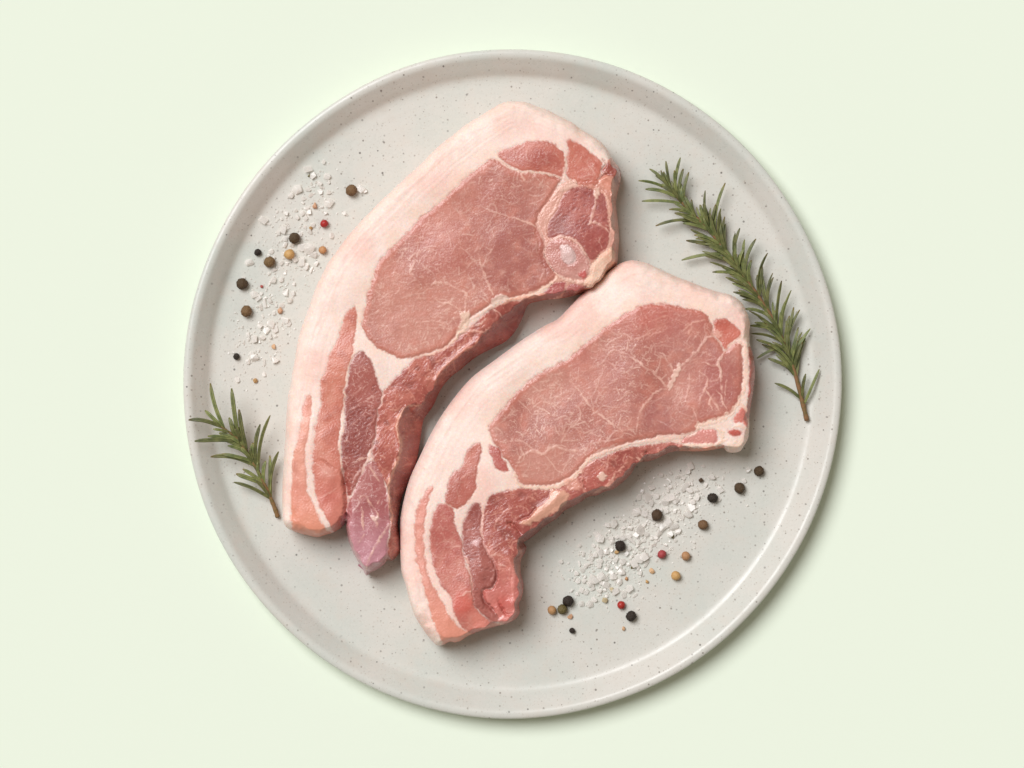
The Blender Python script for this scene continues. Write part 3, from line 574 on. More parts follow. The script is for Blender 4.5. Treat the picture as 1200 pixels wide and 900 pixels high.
# ------------------------------------------------------------------ chop 2 (lower right)
chop2 = dict(
 eye=[(744,361),(760,357),(780,356.5),(798,360.5),(812,362),(821,364.5),(827,369),(833,378),(834.7,391),(840,398),(845,406),(849,411),(860,402),(868,402),(869,413),(870,440),(868,463),(864,471),(857,482),(850.7,486),(836,492.5),(820,496.5),(815,504),(806.7,508.5),(797,510),(777,510),(757,514.5),(744,517),(720,523.5),(706,528),(693,534),(684,542),(677,551),(666.7,559.5),(653,566),(640,568.5),(624,568.5),(613,567.5),(606.7,562.7),(603,554.5),(601,548),(592,537),(586.5,528),(577,514.5),(573,504),(575,495),(590.5,477.5),(600,465),(620,446),(638.7,433.5),(657,425),(670.5,416.5),(686.7,402),(700,391),(714.7,380),(728,370.5)],
 centre=(670, 520), grain=-0.55, fatlabel='cream fat cap and layered rind of the lower pork chop',
 rind=lambda X, Y: 1-sstep(-40, 90, (X-720)+(Y-420)*0.9),
 steep=lambda X, Y: sstep(610, 690, Y)*(1-sstep(600, 606, X)),
 ragged=lambda X, Y: sstep(-60, 10, (X-640)+(Y-590)*0.9)*(1-0.7*sstep(780, 840, X)),
 outline=[(746,305),(738,305),(727,308.5),(715,317),(700,330),(681,346),(664,364),(653,374.5),(640,381),(625,390),(610,400),(580,422),(557,439),(544,452),(532,466.7),(518.7,485),(509,501),(501,516),(491,537),(480,561),(473,586),(469,607),(468.5,625),(469,650),(470,669.5),(475,686),(479.5,704),(485.5,722),(496,740),(504,751),(511,758),(518,758),(526,754),(534,754.5),(541,752),(547,747.5),(563.5,740.5),(580,736),(599.5,730),(608.5,721),(607.5,710),(611.5,701),(613,686),(610,674),(610,658),(614.5,650),(616.7,642.5),(613,637),(619,633.5),(629,626),(637,618.5),(653,608),(661,600),(671,594.5),(681,589),(689,583),(701,581),(709,576.5),(719,574),(730,566),(740,556),(745,547),(751,542),(763,540.5),(776,535),(787,530),(799,528.7),(820,529),(838,527),(849,525),(853,529),(860,530.7),(868,529),(873,522),(878,513),(879,499),(879,490),(881,475),(884,456),(886,437),(885,426),(883,413),(880,405),(879,392),(880,378.5),(876,365),(869,353),(857,345),(844,342),(825,336),(807,329),(796,325),(785,320),(773,314.5),(760,308.5)],
 top=[(745,322),(722,334),(697,355),(670,377),(650,393),(620,411),(592,431),(562,458),(536,487),(520,514),(508,540),(497,570),(490,600),(487,630),(488,660),(493,690),(500,715),(508,733),(516,744),(528,747),(541,744),(560,735),(580,730),(596,725),(603,717),(602,708),(606,700),(607,686),(604,672),(604,656),(608,648),(608,638),(607,631),(614,627),(630,614),(648,602),(660,591),(678,582),(690,574),(705,570),(722,563),(735,551),(744,541),(756,535),(776,529),(790,524),(820,525),(838,523),(850,522),(858,525),(867,521),(872,510),(874,498),(873,488),(875,470),(878,450),(879,436),(878,420),(876,408),(872,396),(871,380),(867,369),(860,359),(848,354),(825,348),(805,343),(785,335),(765,326)],
 regions=[
  dict(p=[(570,590),(577,579),(598,574),(612,572),(645,573),(660,567),(675,557),(684,547),(693,541),(708,534),(722,529),(742,523),(760,521.5),(780,518),(796,520),(806,524),(800,545),(760,570),(700,610),(640,650),(640,720),(605,745),(590,733),(583,727),(579,716),(568,704),(565,691),(576,689),(582,677),(580,662),(571,647),(565,629),(565,604)],
       c=(196,114,102), c2=(170,86,77), k='rough', part='rib_side_muscle', label='ragged red muscle along the inner curve', wet=0.85, vein=(238,170,150), grad=(600,640,604,700,(220,128,118)),
       spots=[(705,565,16,(186,80,72),0.6),(615,625,10,(160,84,80),0.5),(590,706,9,(206,86,76),0.6),(672,580,10,(170,84,78),0.5),(600,590,20,(186,98,86),0.5)]),
  dict(p=[(744,361),(760,357),(780,356.5),(798,360.5),(812,362),(821,364.5),(827,369),(833,378),(834.7,391),(840,398),(845,406),(849,411),(860,402),(868,402),(869,413),(870,440),(868,463),(864,471),(857,482),(850.7,486),(836,492.5),(820,496.5),(815,504),(806.7,508.5),(797,510),(777,510),(757,514.5),(744,517),(720,523.5),(706,528),(693,534),(684,542),(677,551),(666.7,559.5),(653,566),(640,568.5),(624,568.5),(613,567.5),(606.7,562.7),(603,554.5),(601,548),(592,537),(586.5,528),(577,514.5),(573,504),(575,495),(590.5,477.5),(600,465),(620,446),(638.7,433.5),(657,425),(670.5,416.5),(686.7,402),(700,391),(714.7,380),(728,370.5)],
       c=(205,139,124), c2=(183,112,99), k='eye', part='loin_eye', wet=0.6, lift=0.8, a=0.95,
       spots=[(845,450,26,(172,92,86),0.7),(770,370,26,(206,106,92),0.7),(735,375,20,(206,116,100),0.5),(810,375,18,(204,108,92),0.5),(768,485,24,(168,92,88),0.75),(785,500,14,(176,104,100),0.5),(835,440,34,(186,108,100),0.65),(820,480,20,(174,88,80),0.6),(790,400,28,(186,116,108),0.5),(675,420,20,(206,118,104),0.5),(640,550,26,(204,134,118),0.6),(700,440,34,(202,128,118),0.4)]),
  dict(p=[(837,377),(842,374),(850,375),(860,381),(868,391),(862,398),(855,404),(849,409),(845,404),(840,396),(835,391),(835,383)], c=(214,120,102), c2=(200,102,86), k='belly', part='cap_muscle', wet=0.7),
  dict(p=[(797,517),(808,509),(820,503),(833,502),(840,507),(840,515),(833,520),(808,519.5)], c=(226,148,138), c2=(208,122,114), k='gristle', part='cartilage', label='pink cartilage by the fat corner', wet=0.8, vein=(244,196,184), lift=0.5),
  dict(p=[(800,524),(820,524.5),(838,522.5),(848,522),(846,530),(820,532),(798,531)], c=(226,142,112), c2=(212,122,96), k='rough', wet=0.8),
  dict(p=[(852,504.5),(860,503),(868,506),(864,510.5),(856,510)], c=(206,104,92), c2=(190,84,74), k='belly', wet=0.8),
  dict(p=[(864,483),(870,477),(875,489),(876,500),(869,495),(859,495)], c=(226,144,132), c2=(214,124,112), k='gristle', wet=0.7),
  dict(p=[(876,408),(884,409),(889,430),(885,465),(879,488),(874.7,486),(876,463),(878,437),(877.5,420)], c=(206,114,100), c2=(188,94,84), k='belly', part='edge_muscle', wet=0.8),
  dict(p=[(572.7,523),(580,523),(587,529),(590,539),(597,551),(588,551.5),(581,548),(576,537)], c=(204,112,100), c2=(188,94,84), k='belly', part='small_muscle', wet=0.7),
  dict(p=[(563,520),(556,520.7),(548,528),(543,540),(538.5,550.7),(532,552.5),(527,561),(524,574.5),(521,584),(527,591.5),(534.7,595.5),(545,590.5),(556,577),(559,564),(559,551),(562.5,537),(564,526)], c=(206,124,107), c2=(192,106,92), k='belly', part='belly_strip', label='short upper belly muscle patch in the fat', wet=0.6),
  dict(p=[(521,588.7),(513,592),(508,601),(504.7,619),(504,630),(505,647),(509.5,668),(518.5,686),(529,701),(530.5,713),(538,730),(548,741),(558,750),(572,746),(590,738),(584,731),(578,729),(566,721),(557,711),(554.5,692),(550,672),(544,656),(541.5,635),(535,620),(532.5,610),(532.5,599),(527.5,592)], c=(206,122,108), c2=(192,104,94), k='belly', part='belly_strip', label='broad middle belly muscle strip with reddish lower end', wet=0.6, spots=[(542,706,14,(224,104,88),0.8),(560,727,12,(236,142,124),0.7)]),
  dict(p=[(507,569.5),(500,574.7),(497,581),(492,588),(487,604),(486,619),(486,635),(488.5,657),(494.5,680),(500.5,701),(506.5,725),(515.5,745),(522,760),(541,760),(556,745),(538,734),(526,719),(518.5,704),(505,681.5),(499,657),(497,635),(497,619),(500,599),(503,583),(508,571)], c=(230,154,136), c2=(222,138,122), k='belly', part='belly_strip', label='thin pale outer belly muscle strip', wet=0.5, a=0.7, grad=(500,660,520,740,(234,152,128))),
  dict(p=[(558.7,588.7),(553,591),(547,602),(541.5,618.7),(542.5,635),(544,650),(553,677),(554.5,704),(562,717),(578.5,729.5),(584,726),(580,716),(568,704),(565,691),(575.5,689),(582,677),(580,662),(571,647),(565.5,630),(564,617),(565,604),(563,592)], c=(180,104,94), c2=(156,80,72), k='dark', part='belly_muscle', label='dark maroon folded muscle', wet=1.0, vein=(218,152,144), a=0.55),
 ],
 veins=[
  ([(796,427),(793,434),(787,447),(784,457)],6.0,(248,208,190)),([(796,431),(802.7,425),(814.7,413),(825,400),(829,395),(838.7,394.7)],2.4,(240,190,174)),([(838.7,395),(845,406),(849,411)],2.2),([(850,408),(860,401),(868,393)],2.4),
  ([(849,411),(843,421),(841,427),(844,437),(844,447)],3.0),([(825,425),(833,428),(841,427)],2.4),([(762,432.7),(770.7,442),(781,454)],2.4),([(746,422),(753,429),(768,438.7)],1.7,(240,190,174),0.75),
  ([(766.7,412),(776,415),(782.7,424)],1.7,(240,190,174),0.75),([(785,426),(789,436)],1.6),([(782,456),(772,457),(764,464),(753,476),(749,486),(746,500),(745,508)],2.0),
  ([(820,435),(828,443),(828,451),(822.7,461),(818.7,471)],1.7),([(826,455),(832.7,466),(838.7,474),(843,481)],2.3),([(836,460.7),(832,467),(831,473),(834.7,481)],1.8),([(838.7,456.7),(844.5,463),(846.7,473),(851,480)],1.8),([(844,450),(847,460)],1.3),
  ([(850.7,445),(849,457),(850,463)],1.4),([(807,438),(808,448.7),(805,461),(802.7,471)],1.5,(238,184,168),0.75),([(809,477),(813,482),(817,497)],1.5,(238,184,168),0.8),([(830,447),(840,445),(846,440)],1.2,(238,184,168),0.7),
  ([(790,470),(795,482),(806,487),(816,488)],1.3,(232,176,162),0.6),([(770,492),(780,498),(790,505)],1.2,(226,180,172),0.6),
  ([(604,551),(609,537),(617,530.7),(624,528),(637,532),(642.7,526.7),(650.7,523),(664,527),(680,528.7),(687,533)],2.4,(242,192,174)),([(637,532.7),(645,541),(653,550.7),(660,554)],1.4,(238,186,168),0.75),([(596,517),(613,517),(624,526)],1.3,(238,186,168),0.6),
  ([(676,454.7),(684,465),(696,481),(710,491),(722,500),(729,505)],2.0,(242,192,174),0.8),([(640,468),(654.7,477)],2.0,(242,192,174),0.7),([(668,446),(676,455)],1.3,(238,186,168),0.5),([(719,410),(735,416),(748,425),(753,430)],1.5,(240,190,174),0.7),
  ([(735,400),(750,396),(762,390)],1.6,(236,176,160),0.6),([(760,378),(772,373),(782,370)],1.6,(240,180,160),0.7),([(755,400),(765,392),(778,388)],1.3,(236,176,160),0.6),([(800,388),(808,381),(812,378),(826,375)],1.8,(240,182,162),0.7),([(806,392),(810,384)],1.6,(240,182,162),0.7),
  ([(700,420),(712,424),(722,432)],1.2,(236,176,160),0.5),([(680,505),(700,510),(715,515)],1.3,(238,186,168),0.5),([(730,508),(722,515),(700,518)],1.4,(240,190,174),0.6),
  ([(603,553),(606,564),(615,570.5),(640,571),(655,569),(668,562),(680,551),(688,540),(700,532.5),(720,526),(740,519.5)],4.2,(246,204,182)),([(690,538),(708,528),(730,522)],7.0,(234,190,176),0.55),
  ([(736,520),(760,516.5),(780,512.5),(800,511),(812,508),(818,501)],5.4,(244,204,188)),([(817,503),(817,498),(836,493.5),(850,487.5),(858,481),(864,472),(869,458)],5.2,(248,206,186)),
  ([(870,462),(873,445),(873.5,425),(873,404)],5.0,(250,210,192)),([(864,400),(873,404)],4.5,(248,208,190)),([(864,472),(870,475),(875,484)],3.0,(246,200,180)),([(800,521.5),(820,522),(840,520),(852,514)],3.6,(248,208,184)),([(840,503),(846,508),(845,516)],5.0,(250,212,190)),
  ([(682,548),(682,560),(684,574),(690,580)],1.8,(224,150,134),0.8),([(720,556),(715,566),(705,573),(695,580)],4.0,(242,184,162),0.85),([(735,540),(724,552),(712,558)],1.5,(238,170,152),0.7),([(745,536),(752,540),(746,547)],3.0,(244,188,166),0.8),([(704,540),(712,545),(709,552)],1.5,(240,178,160),0.7),
  ([(565,592),(566,608),(564,620),(566,632)],3.0,(244,190,174)),([(566,634),(572,646),(579,658),(580,670),(576,680)],2.6,(232,166,156)),([(544,652),(550,668),(553,682),(553,692)],2.4,(246,192,176)),([(553,692),(546,694),(539,698)],2.6,(246,192,176)),([(545,652),(550,660)],4.0,(240,180,166),0.8),
  ([(528,643),(535,640),(541,642)],1.4,(240,180,164),0.7),([(506,647),(516,654),(524,652)],1.2,(240,180,164),0.5),([(521,588),(528,593),(536,597),(545,592),(557,579)],2.0,(244,196,178),0.7),
  ([(575,650),(582,649),(587,651)],1.8,(248,196,180),0.8),([(584,662),(592,662)],1.8,(248,196,180),0.7),([(596,655),(602,668),(600,690),(604,705)],3.4,(240,160,146),0.6),([(563,736),(585,731),(600,727)],2.4,(242,180,164),0.8),([(583,727),(597,718),(606,716)],3.5,(238,160,150),0.7),
  ([(540,560),(548,556),(556,552)],1.3,(236,166,148),0.6),([(590,600),(600,594),(612,592)],1.6,(236,170,150),0.6),([(580,620),(582,610),(590,602)],1.8,(238,172,154),0.7),
  ([(605,634),(611,650),(608,670),(610,690)],3.0,(240,172,150),0.6),([(853,520),(862,522),(870,515)],8.0,(250,216,194),0.7),([(858,500),(870,500),(877,505)],3.0,(248,208,188),0.8),
 ],
 nodes=[([(645,575),(664,575),(666,585),(659,595),(640,605),(624,613),(607,614),(620,607),(629,595),(642,585)],(240,180,154),0.85),([(701,556),(705,553),(710,556),(710,561),(705,564),(701,561)],(248,206,186),0.9),([(660,563),(672,560),(680,566),(680,572),(668,575)],(236,168,148),0.7),
        ([(836,386),(846,392),(842,396),(832,392)],(240,186,168),0.6)],
 folds=[([(571,647),(579,660),(582,675),(577,688),(568,691),(566,700)],2.6,3.5),([(566,690),(567,702),(574,712),(583,718)],3.4,4.0),([(583,700),(588,712),(594,720),(602,717)],2.6,3.5),([(593,612),(603,616),(612,627)],3.0,4.0),([(683,560),(686,575)],2.0,2.0),([(756,528),(759,533)],2.5,2.5),([(605,610),(620,604),(630,592)],2.0,2.0),([(544,652),(553,680),(554,700)],1.6,1.2)],
 ridges=[([(596,650),(603,680),(600,705)],6,2.2),([(655,580),(640,595),(620,609)],6,2.5),([(560,640),(565,670)],6,1.6),([(605,632),(612,645)],3,1.2)])

r1 = empty('pork_chop', W(540, 380, FLOOR)); 
kk = S*kf(FLOOR+0.8*63*S); r1.location = ((540-600)*kk, (450-380)*kk, FLOOR)
tag(r1, 'raw pork chop with a white bone end, longer upper left one leaning over the other', 'pork chop', 'raw pork chops on the plate')
build_chop(chop1, 63, 0.8, 11, r1)
r2 = empty('pork_chop', (0, 0, 0)); kk = S*kf(FLOOR+0.8*60*S); r2.location = ((670-600)*kk, (450-520)*kk, FLOOR)
tag(r2, 'raw boneless pork chop with a hooked lower end, lower right one beside the rosemary', 'pork chop', 'raw pork chops on the plate')
build_chop(chop2, 60, 0.8, 57, r2)
#@@SMALL@@
# ------------------------------------------------------------------ rosemary
def mat_simple(name, c, rough=0.5, spec=0.4, var=0.12, scale=700.0, bump=0.3, c2=None):
    q = NT(name); tc = q.n('ShaderNodeTexCoord'); oi = q.n('ShaderNodeObjectInfo')
    n1 = q.n('ShaderNodeTexNoise', i_Scale=scale, i_Detail=4.0, i_Roughness=0.65); q.l(tc.outputs['Object'], n1.inputs['Vector'])
    cc = q.mix(q.ramp(n1.outputs[0], 0.3, 0.7), t3(c), t3(c2 if c2 is not None else c*0.72))
    hs = q.n('ShaderNodeHueSaturation'); q.l(cc, hs.inputs['Color'])
    q.l(q.ramp(oi.outputs['Random'], 0.0, 1.0, 1-var, 1+var), hs.inputs['Value']); q.l(q.ramp(oi.outputs['Random'], 0.0, 1.0, 0.49, 0.51), hs.inputs['Hue'])
    q.l(hs.outputs[0], q.p.inputs['Base Color']); q.p.inputs['Roughness'].default_value = rough; q.p.inputs['Specular IOR Level'].default_value = spec
    bp = q.n('ShaderNodeBump', i_Strength=bump, i_Distance=0.0002); q.l(n1.outputs[0], bp.inputs['Height']); q.l(bp.outputs[0], q.p.inputs['Normal'])
    return q.m, q

def mat_needle():
    m, q = mat_simple('rosemary_needle', lin(130, 132, 82, 1.0), 0.42, 0.45, 0.28, 260.0, 0.15, lin(84, 92, 52, 1.0))
    at = q.n('ShaderNodeAttribute'); at.attribute_name = 'tint'
    old = q.p.inputs['Base Color'].links[0].from_socket
    q.l(q.mix(1.0, old, at.outputs['Color'], 'MULTIPLY'), q.p.inputs['Base Color'])
    return m
M['needle'] = mat_needle()
M['stem'], _ = mat_simple('rosemary_stem', lin(150, 112, 76), 0.7, 0.3, 0.05, 500.0, 0.8, lin(112, 100, 58))

rnd = random.Random(5)
def needle_mesh(base, tip, bend, lift, wid, tipbrown):
    """blade between two points of the local plan; cross-section is a narrow inrolled leaf with a groove along the middle"""
    b = Vector(base); t = Vector(tip); ax = (t-b); L = ax.length; nseg = 9
    sd = Vector((-ax.y, ax.x, 0)).normalized()
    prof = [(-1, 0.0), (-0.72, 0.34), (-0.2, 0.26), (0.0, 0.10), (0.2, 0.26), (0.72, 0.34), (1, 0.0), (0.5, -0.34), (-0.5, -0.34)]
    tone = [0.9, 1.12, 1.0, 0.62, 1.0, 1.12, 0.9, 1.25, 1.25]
    roll = rnd.uniform(-0.5, 0.5); cr, sr = math.cos(roll), math.sin(roll)
    co = []; col = []
    for i in range(nseg+1):
        u = i/nseg; p = b+ax*u+sd*bend*4*u*(1-u)+Vector((0, 0, lift*4*u*(1-u)))
        w_ = wid*0.5*min(1, (0.45+u*3.2), ((1-u)*5.0+0.22)**0.75)
        for (x, y), tn in zip(prof, tone):
            xx = x*cr-y*sr; yy = x*sr+y*cr
            co.append(p+sd*(xx*w_)+Vector((0, 0, yy*w_*1.15)))
            br = max(0.0, (u-0.86)/0.14)*tipbrown; bb = max(0.0, 1-u/0.22)
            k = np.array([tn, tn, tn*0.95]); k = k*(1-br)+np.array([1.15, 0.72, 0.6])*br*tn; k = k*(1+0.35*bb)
            col.append(k)
    m = len(prof); fs = []
    for i in range(nseg):
        for j in range(m):
            fs.append((i*m+j, (i+1)*m+j, (i+1)*m+(j+1) % m, i*m+(j+1) % m))
    co = np.array(co)*S
    me = bpy.data.meshes.new('leaf')
    me.from_pydata([tuple(c) for c in co], [], fs+[tuple(range(m)), tuple(reversed(range(nseg*m, nseg*m+m)))])
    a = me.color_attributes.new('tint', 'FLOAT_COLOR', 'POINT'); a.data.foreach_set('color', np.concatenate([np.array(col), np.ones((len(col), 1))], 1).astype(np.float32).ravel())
    me.polygons.foreach_set('use_smooth', [True]*len(me.polygons)); me.materials.append(M['needle']); me.update(); return me

def stem_mesh(P, R):
    """P list of local plan points (x,y,z units), R radii"""
    bm = bmesh.new(); rings = []
    n = len(P); seg = 8
    for i in range(n):
        a = P[max(i-1, 0)]; b = P[min(i+1, n-1)]; t = (b-a).normalized(); s1 = t.cross(Vector((0, 0, 1))).normalized(); s2 = s1.cross(t)
        rr = R[i]*(1+0.12*math.sin(i*2.3)+rnd.uniform(-0.06, 0.06))
        rings.append([bm.verts.new((P[i]+s1*math.cos(k*2*math.pi/seg)*rr+s2*math.sin(k*2*math.pi/seg)*rr)*S) for k in range(seg)])
    for i in range(n-1):
        for k in range(seg): bm.faces.new((rings[i][k], rings[i][(k+1) % seg], rings[i+1][(k+1) % seg], rings[i+1][k]))
    bm.faces.new(list(reversed(rings[0]))); bm.faces.new(rings[-1])
    me = bpy.data.meshes.new('stem'); bm.to_mesh(me); bm.free(); me.materials.append(M['stem'])
    me.polygons.foreach_set('use_smooth', [True]*len(me.polygons)); return me

def sprig(stem, zfun, rads, leaves, label, fillers, wid, fl_len):
    ox, oy = stem[0]
    root = empty('rosemary_sprig', (0, 0, 0)); k = kf(FLOOR+10*S)
    root.location = ((ox-600)*S*k, (450-oy)*S*k, FLOOR); root.scale = (k, k, 1)
    tag(root, label, 'rosemary', 'rosemary sprigs on the plate')
    sp = spline(stem, False, 4); n = len(sp)
    def loc(x, y, z): return Vector((x-ox, oy-y, z))
    arc = np.concatenate([[0], np.cumsum(np.linalg.norm(np.diff(sp, axis=0), axis=1))]); arc /= arc[-1]
    pts = [loc(x, y, zfun(a)) for (x, y), a in zip(sp, arc)]
    link('stem', stem_mesh(pts, [rads[0]+(rads[1]-rads[0])*a for a in arc]), root)
    def stem_at(a):
        i = min(int(np.searchsorted(arc, a)), n-1); return sp[i], (sp[min(i+1, n-1)]-sp[max(i-1, 0)])
    allv = []
    for (tx, ty, bx, by) in leaves:
        dd = ((sp-np.array([bx, by]))**2).sum(1); i = int(dd.argmin()); a = arc[i]
        allv.append((sp[i][0]*0.8+bx*0.2, sp[i][1]*0.8+by*0.2, tx, ty, a, rnd.uniform(2, 9), wid*rnd.uniform(0.9, 1.15)))
    for j in range(fillers):
        a = rnd.uniform(0.12, 0.95); p, d = stem_at(a); d = d/np.linalg.norm(d); side = rnd.choice((-1, 1))
        ang = side*math.radians(rnd.uniform(8, 38)); ca, sa = math.cos(ang), math.sin(ang)
        v = np.array([d[0]*ca-d[1]*sa, d[0]*sa+d[1]*ca]); Ln = rnd.uniform(*fl_len)*(1-0.5*max(0, a-0.7)/0.3)
        allv.append((p[0], p[1], p[0]+v[0]*Ln, p[1]+v[1]*Ln, a, rnd.uniform(-1, 12), wid*rnd.uniform(0.7, 1.05)))
    for bx, by, tx, ty, a, up, wd in allv:
        z0 = zfun(a); L = math.hypot(tx-bx, ty-by); a2 = min(1, a+0.15)
        z1 = max(2.0, zfun(a2)+up-3)
        # lean of the leaf towards the tip of the sprig: leaves leave the stem steeply and bend outwards
        p, d = stem_at(a); cr = d[0]*(ty-by)-d[1]*(tx-bx); bend = (1 if cr > 0 else -1)*L*rnd.uniform(-0.01, 0.11)
        me = needle_mesh(loc(bx, by, z0+0.5), loc(tx, ty, z1), bend, rnd.uniform(0.5, 3), wd, 1.0 if rnd.random() < 0.5 else 0.2)
        link('leaf', me, root)

big = [(946,493),(940,468.5),(931,434.5),(919.5,404),(906,374),(883.6,340),(859,306),(830.7,270),(811.8,251),(789,226.7),(779,214)]
bigL = [(748,212,790,228),(752,236,800,240),(761,198,785,222),(780,189,788,222),(797,185,795,225),(800.5,198,797,226),(807,202,805,238),(768,265,822,262),(804,282,846,291),(798.6,305,850,300),(826,223.6,832,266),(849.6,214.6,838,279),
 (810,234,815,256),(850,262.6,855,297),(866.6,267.5,862,304),(885.5,280,876,326),(872,291,868,316),(899.4,296.6,892,350),(906,325,904,368),(915.7,329,909,378),(927,340,916,396),(937,363,922,410),(949.7,385,932,436),(960,432.6,942,474),(944,438,941,470),
 (908,449,939,470),(887,420,920,406),(893,403.5,926,420),(880,391,920,400),(879,381.5,914,388),(870,351,902,368),(858,332,892,350),(834.4,319,872,322),(823,294.7,868,316),(774,200,788,226),(756,222,790,232),(768,206,786,224),(790,200,794,230),
 (838,240,834,272),(820,240,824,262),(862,285,866,312),(893,312,890,346),(880,305,878,330),(921,352,914,388),(930,360,922,404),(940,395,930,430),(815,280,842,286),(790,250,818,256),(800,262,830,272),(826,300,860,308),(845,312,874,328),(850,325,884,342),(865,340,895,358),(872,362,906,374),(884,378,912,384),(886,398,922,412),(900,420,930,434)]
sprig(big, lambda a: 5+9*a, (2.7, 1.5), bigL, 'long dark green rosemary sprig lying beside the right hand chop', 96, 3.7, (26, 46))
sml = [(325,606),(322,596),(315.6,580),(303,552.5),(290,529),(277.6,512),(268,505),(260.7,499.7)]
smlL = [(248,449,267,499),(223,491.7,262,502),(241.7,480.7,264,501),(273,455,283,516),(281.4,479.6,292,528),(270,489,279,512),(230,516.6,276,519),(245,511,280,517),(248,535,295,545),(260.7,531.8,296,543),(277.6,555,307,566),(274.4,565,316,586),
 (285,549.3,308,570),(306,497,304,548),(317.7,486.6,306,550),(316.6,533.5,317,580),(326.8,529,319,584),(297.6,518.7,300,540),(258,507,280,520),(268,522,290,534),(312,540,312,568)]
sprig(sml, lambda a: 4+26*a**0.8, (2.6, 1.3), smlL, 'short rosemary sprig resting on the left rim of the plate', 14, 4.7, (18, 30))

# ------------------------------------------------------------------ peppercorns
def corn_mesh(seed, wr):
    bm = bmesh.new(); bmesh.ops.create_icosphere(bm, subdivisions=4, radius=1.0); r = random.Random(seed)
    from mathutils import noise
    off = Vector((r.random()*40, r.random()*40, r.random()*40))
    for v in bm.verts:
        p = v.co.copy(); n1 = noise.noise(p*1.3+off); rd = 1-abs(noise.noise(p*3.0+off*1.7))*2
        v.co = p*(1+0.07*n1+wr*max(0, rd-0.35)+0.35*wr*noise.noise(p*7+off)); v.co.z *= 0.94
    me = bpy.data.meshes.new('peppercorn'); bm.to_mesh(me); bm.free(); me.polygons.foreach_set('use_smooth', [True]*len(me.polygons)); return me
def frag_mesh(seed):
    bm = bmesh.new(); r = random.Random(seed)
    for i in range(16):
        v = Vector((r.gauss(0, 1), r.gauss(0, 1), r.gauss(0, 1))).normalized()*r.uniform(0.75, 1.05); v.z *= 0.7; bm.verts.new(v)
    g = bmesh.ops.convex_hull(bm, input=bm.verts); bmesh.ops.bevel(bm, geom=list(bm.edges), offset=0.08, segments=1, affect='EDGES', clamp_overlap=True)
    me = bpy.data.meshes.new('peppercorn_fragment'); bm.to_mesh(me); bm.free(); return me
PM = {}
for nm, c, c2, bump in (('black', (66, 54, 44), (34, 27, 22), 0.9), ('brown', (150, 116, 80), (92, 66, 42), 0.8), ('darkbrown', (104, 80, 56), (54, 40, 28), 0.9), ('tan', (206, 164, 116), (166, 122, 76), 0.4), ('orange', (214, 168, 116), (184, 132, 80), 0.3),
                  ('peach', (226, 186, 150), (204, 156, 112), 0.4), ('red', (190, 52, 50), (150, 30, 34), 0.25), ('rose', (188, 84, 84), (150, 50, 56), 0.4), ('olive', (130, 116, 70), (84, 78, 42), 0.6), ('pale', (216, 200, 166), (186, 166, 124), 0.4)):
    PM[nm], _ = mat_simple('peppercorn_'+nm, lin(*c), 0.48 if nm != 'red' else 0.32, 0.4, 0.06, 1400.0, bump, lin(*c2))
cm = {}
def corn(x, y, r, kind, label, frag=False):
    key = (kind, frag, int(x) % 3)
    if key not in cm:
        me = (frag_mesh(hash_(key)) if frag else corn_mesh(hash_(key), 0.22 if kind in ('black', 'brown', 'darkbrown', 'olive') else 0.06)); me.materials.append(PM[kind]); cm[key] = me
    o = link('peppercorn_fragment' if frag else 'peppercorn', cm[key])
    rr = r*S*0.99; hz = 0.70 if frag else 0.93
    zc = FLOOR+rr*hz-0.3*S; p = W(x, y, zc); o.location = p
    o.scale = (rr, rr, rr)
    o.rotation_euler = (rnd.uniform(-0.25, 0.25), rnd.uniform(-0.25, 0.25), rnd.uniform(0, 6.28)) if frag else (rnd.uniform(0, 6), rnd.uniform(0, 6), rnd.uniform(0, 6))
    tag(o, label, 'pepper fragment' if frag else 'peppercorn', 'peppercorns scattered on the plate')
def hash_(k): return sum(ord(c)*(i+3) for i, c in enumerate(str(k)))
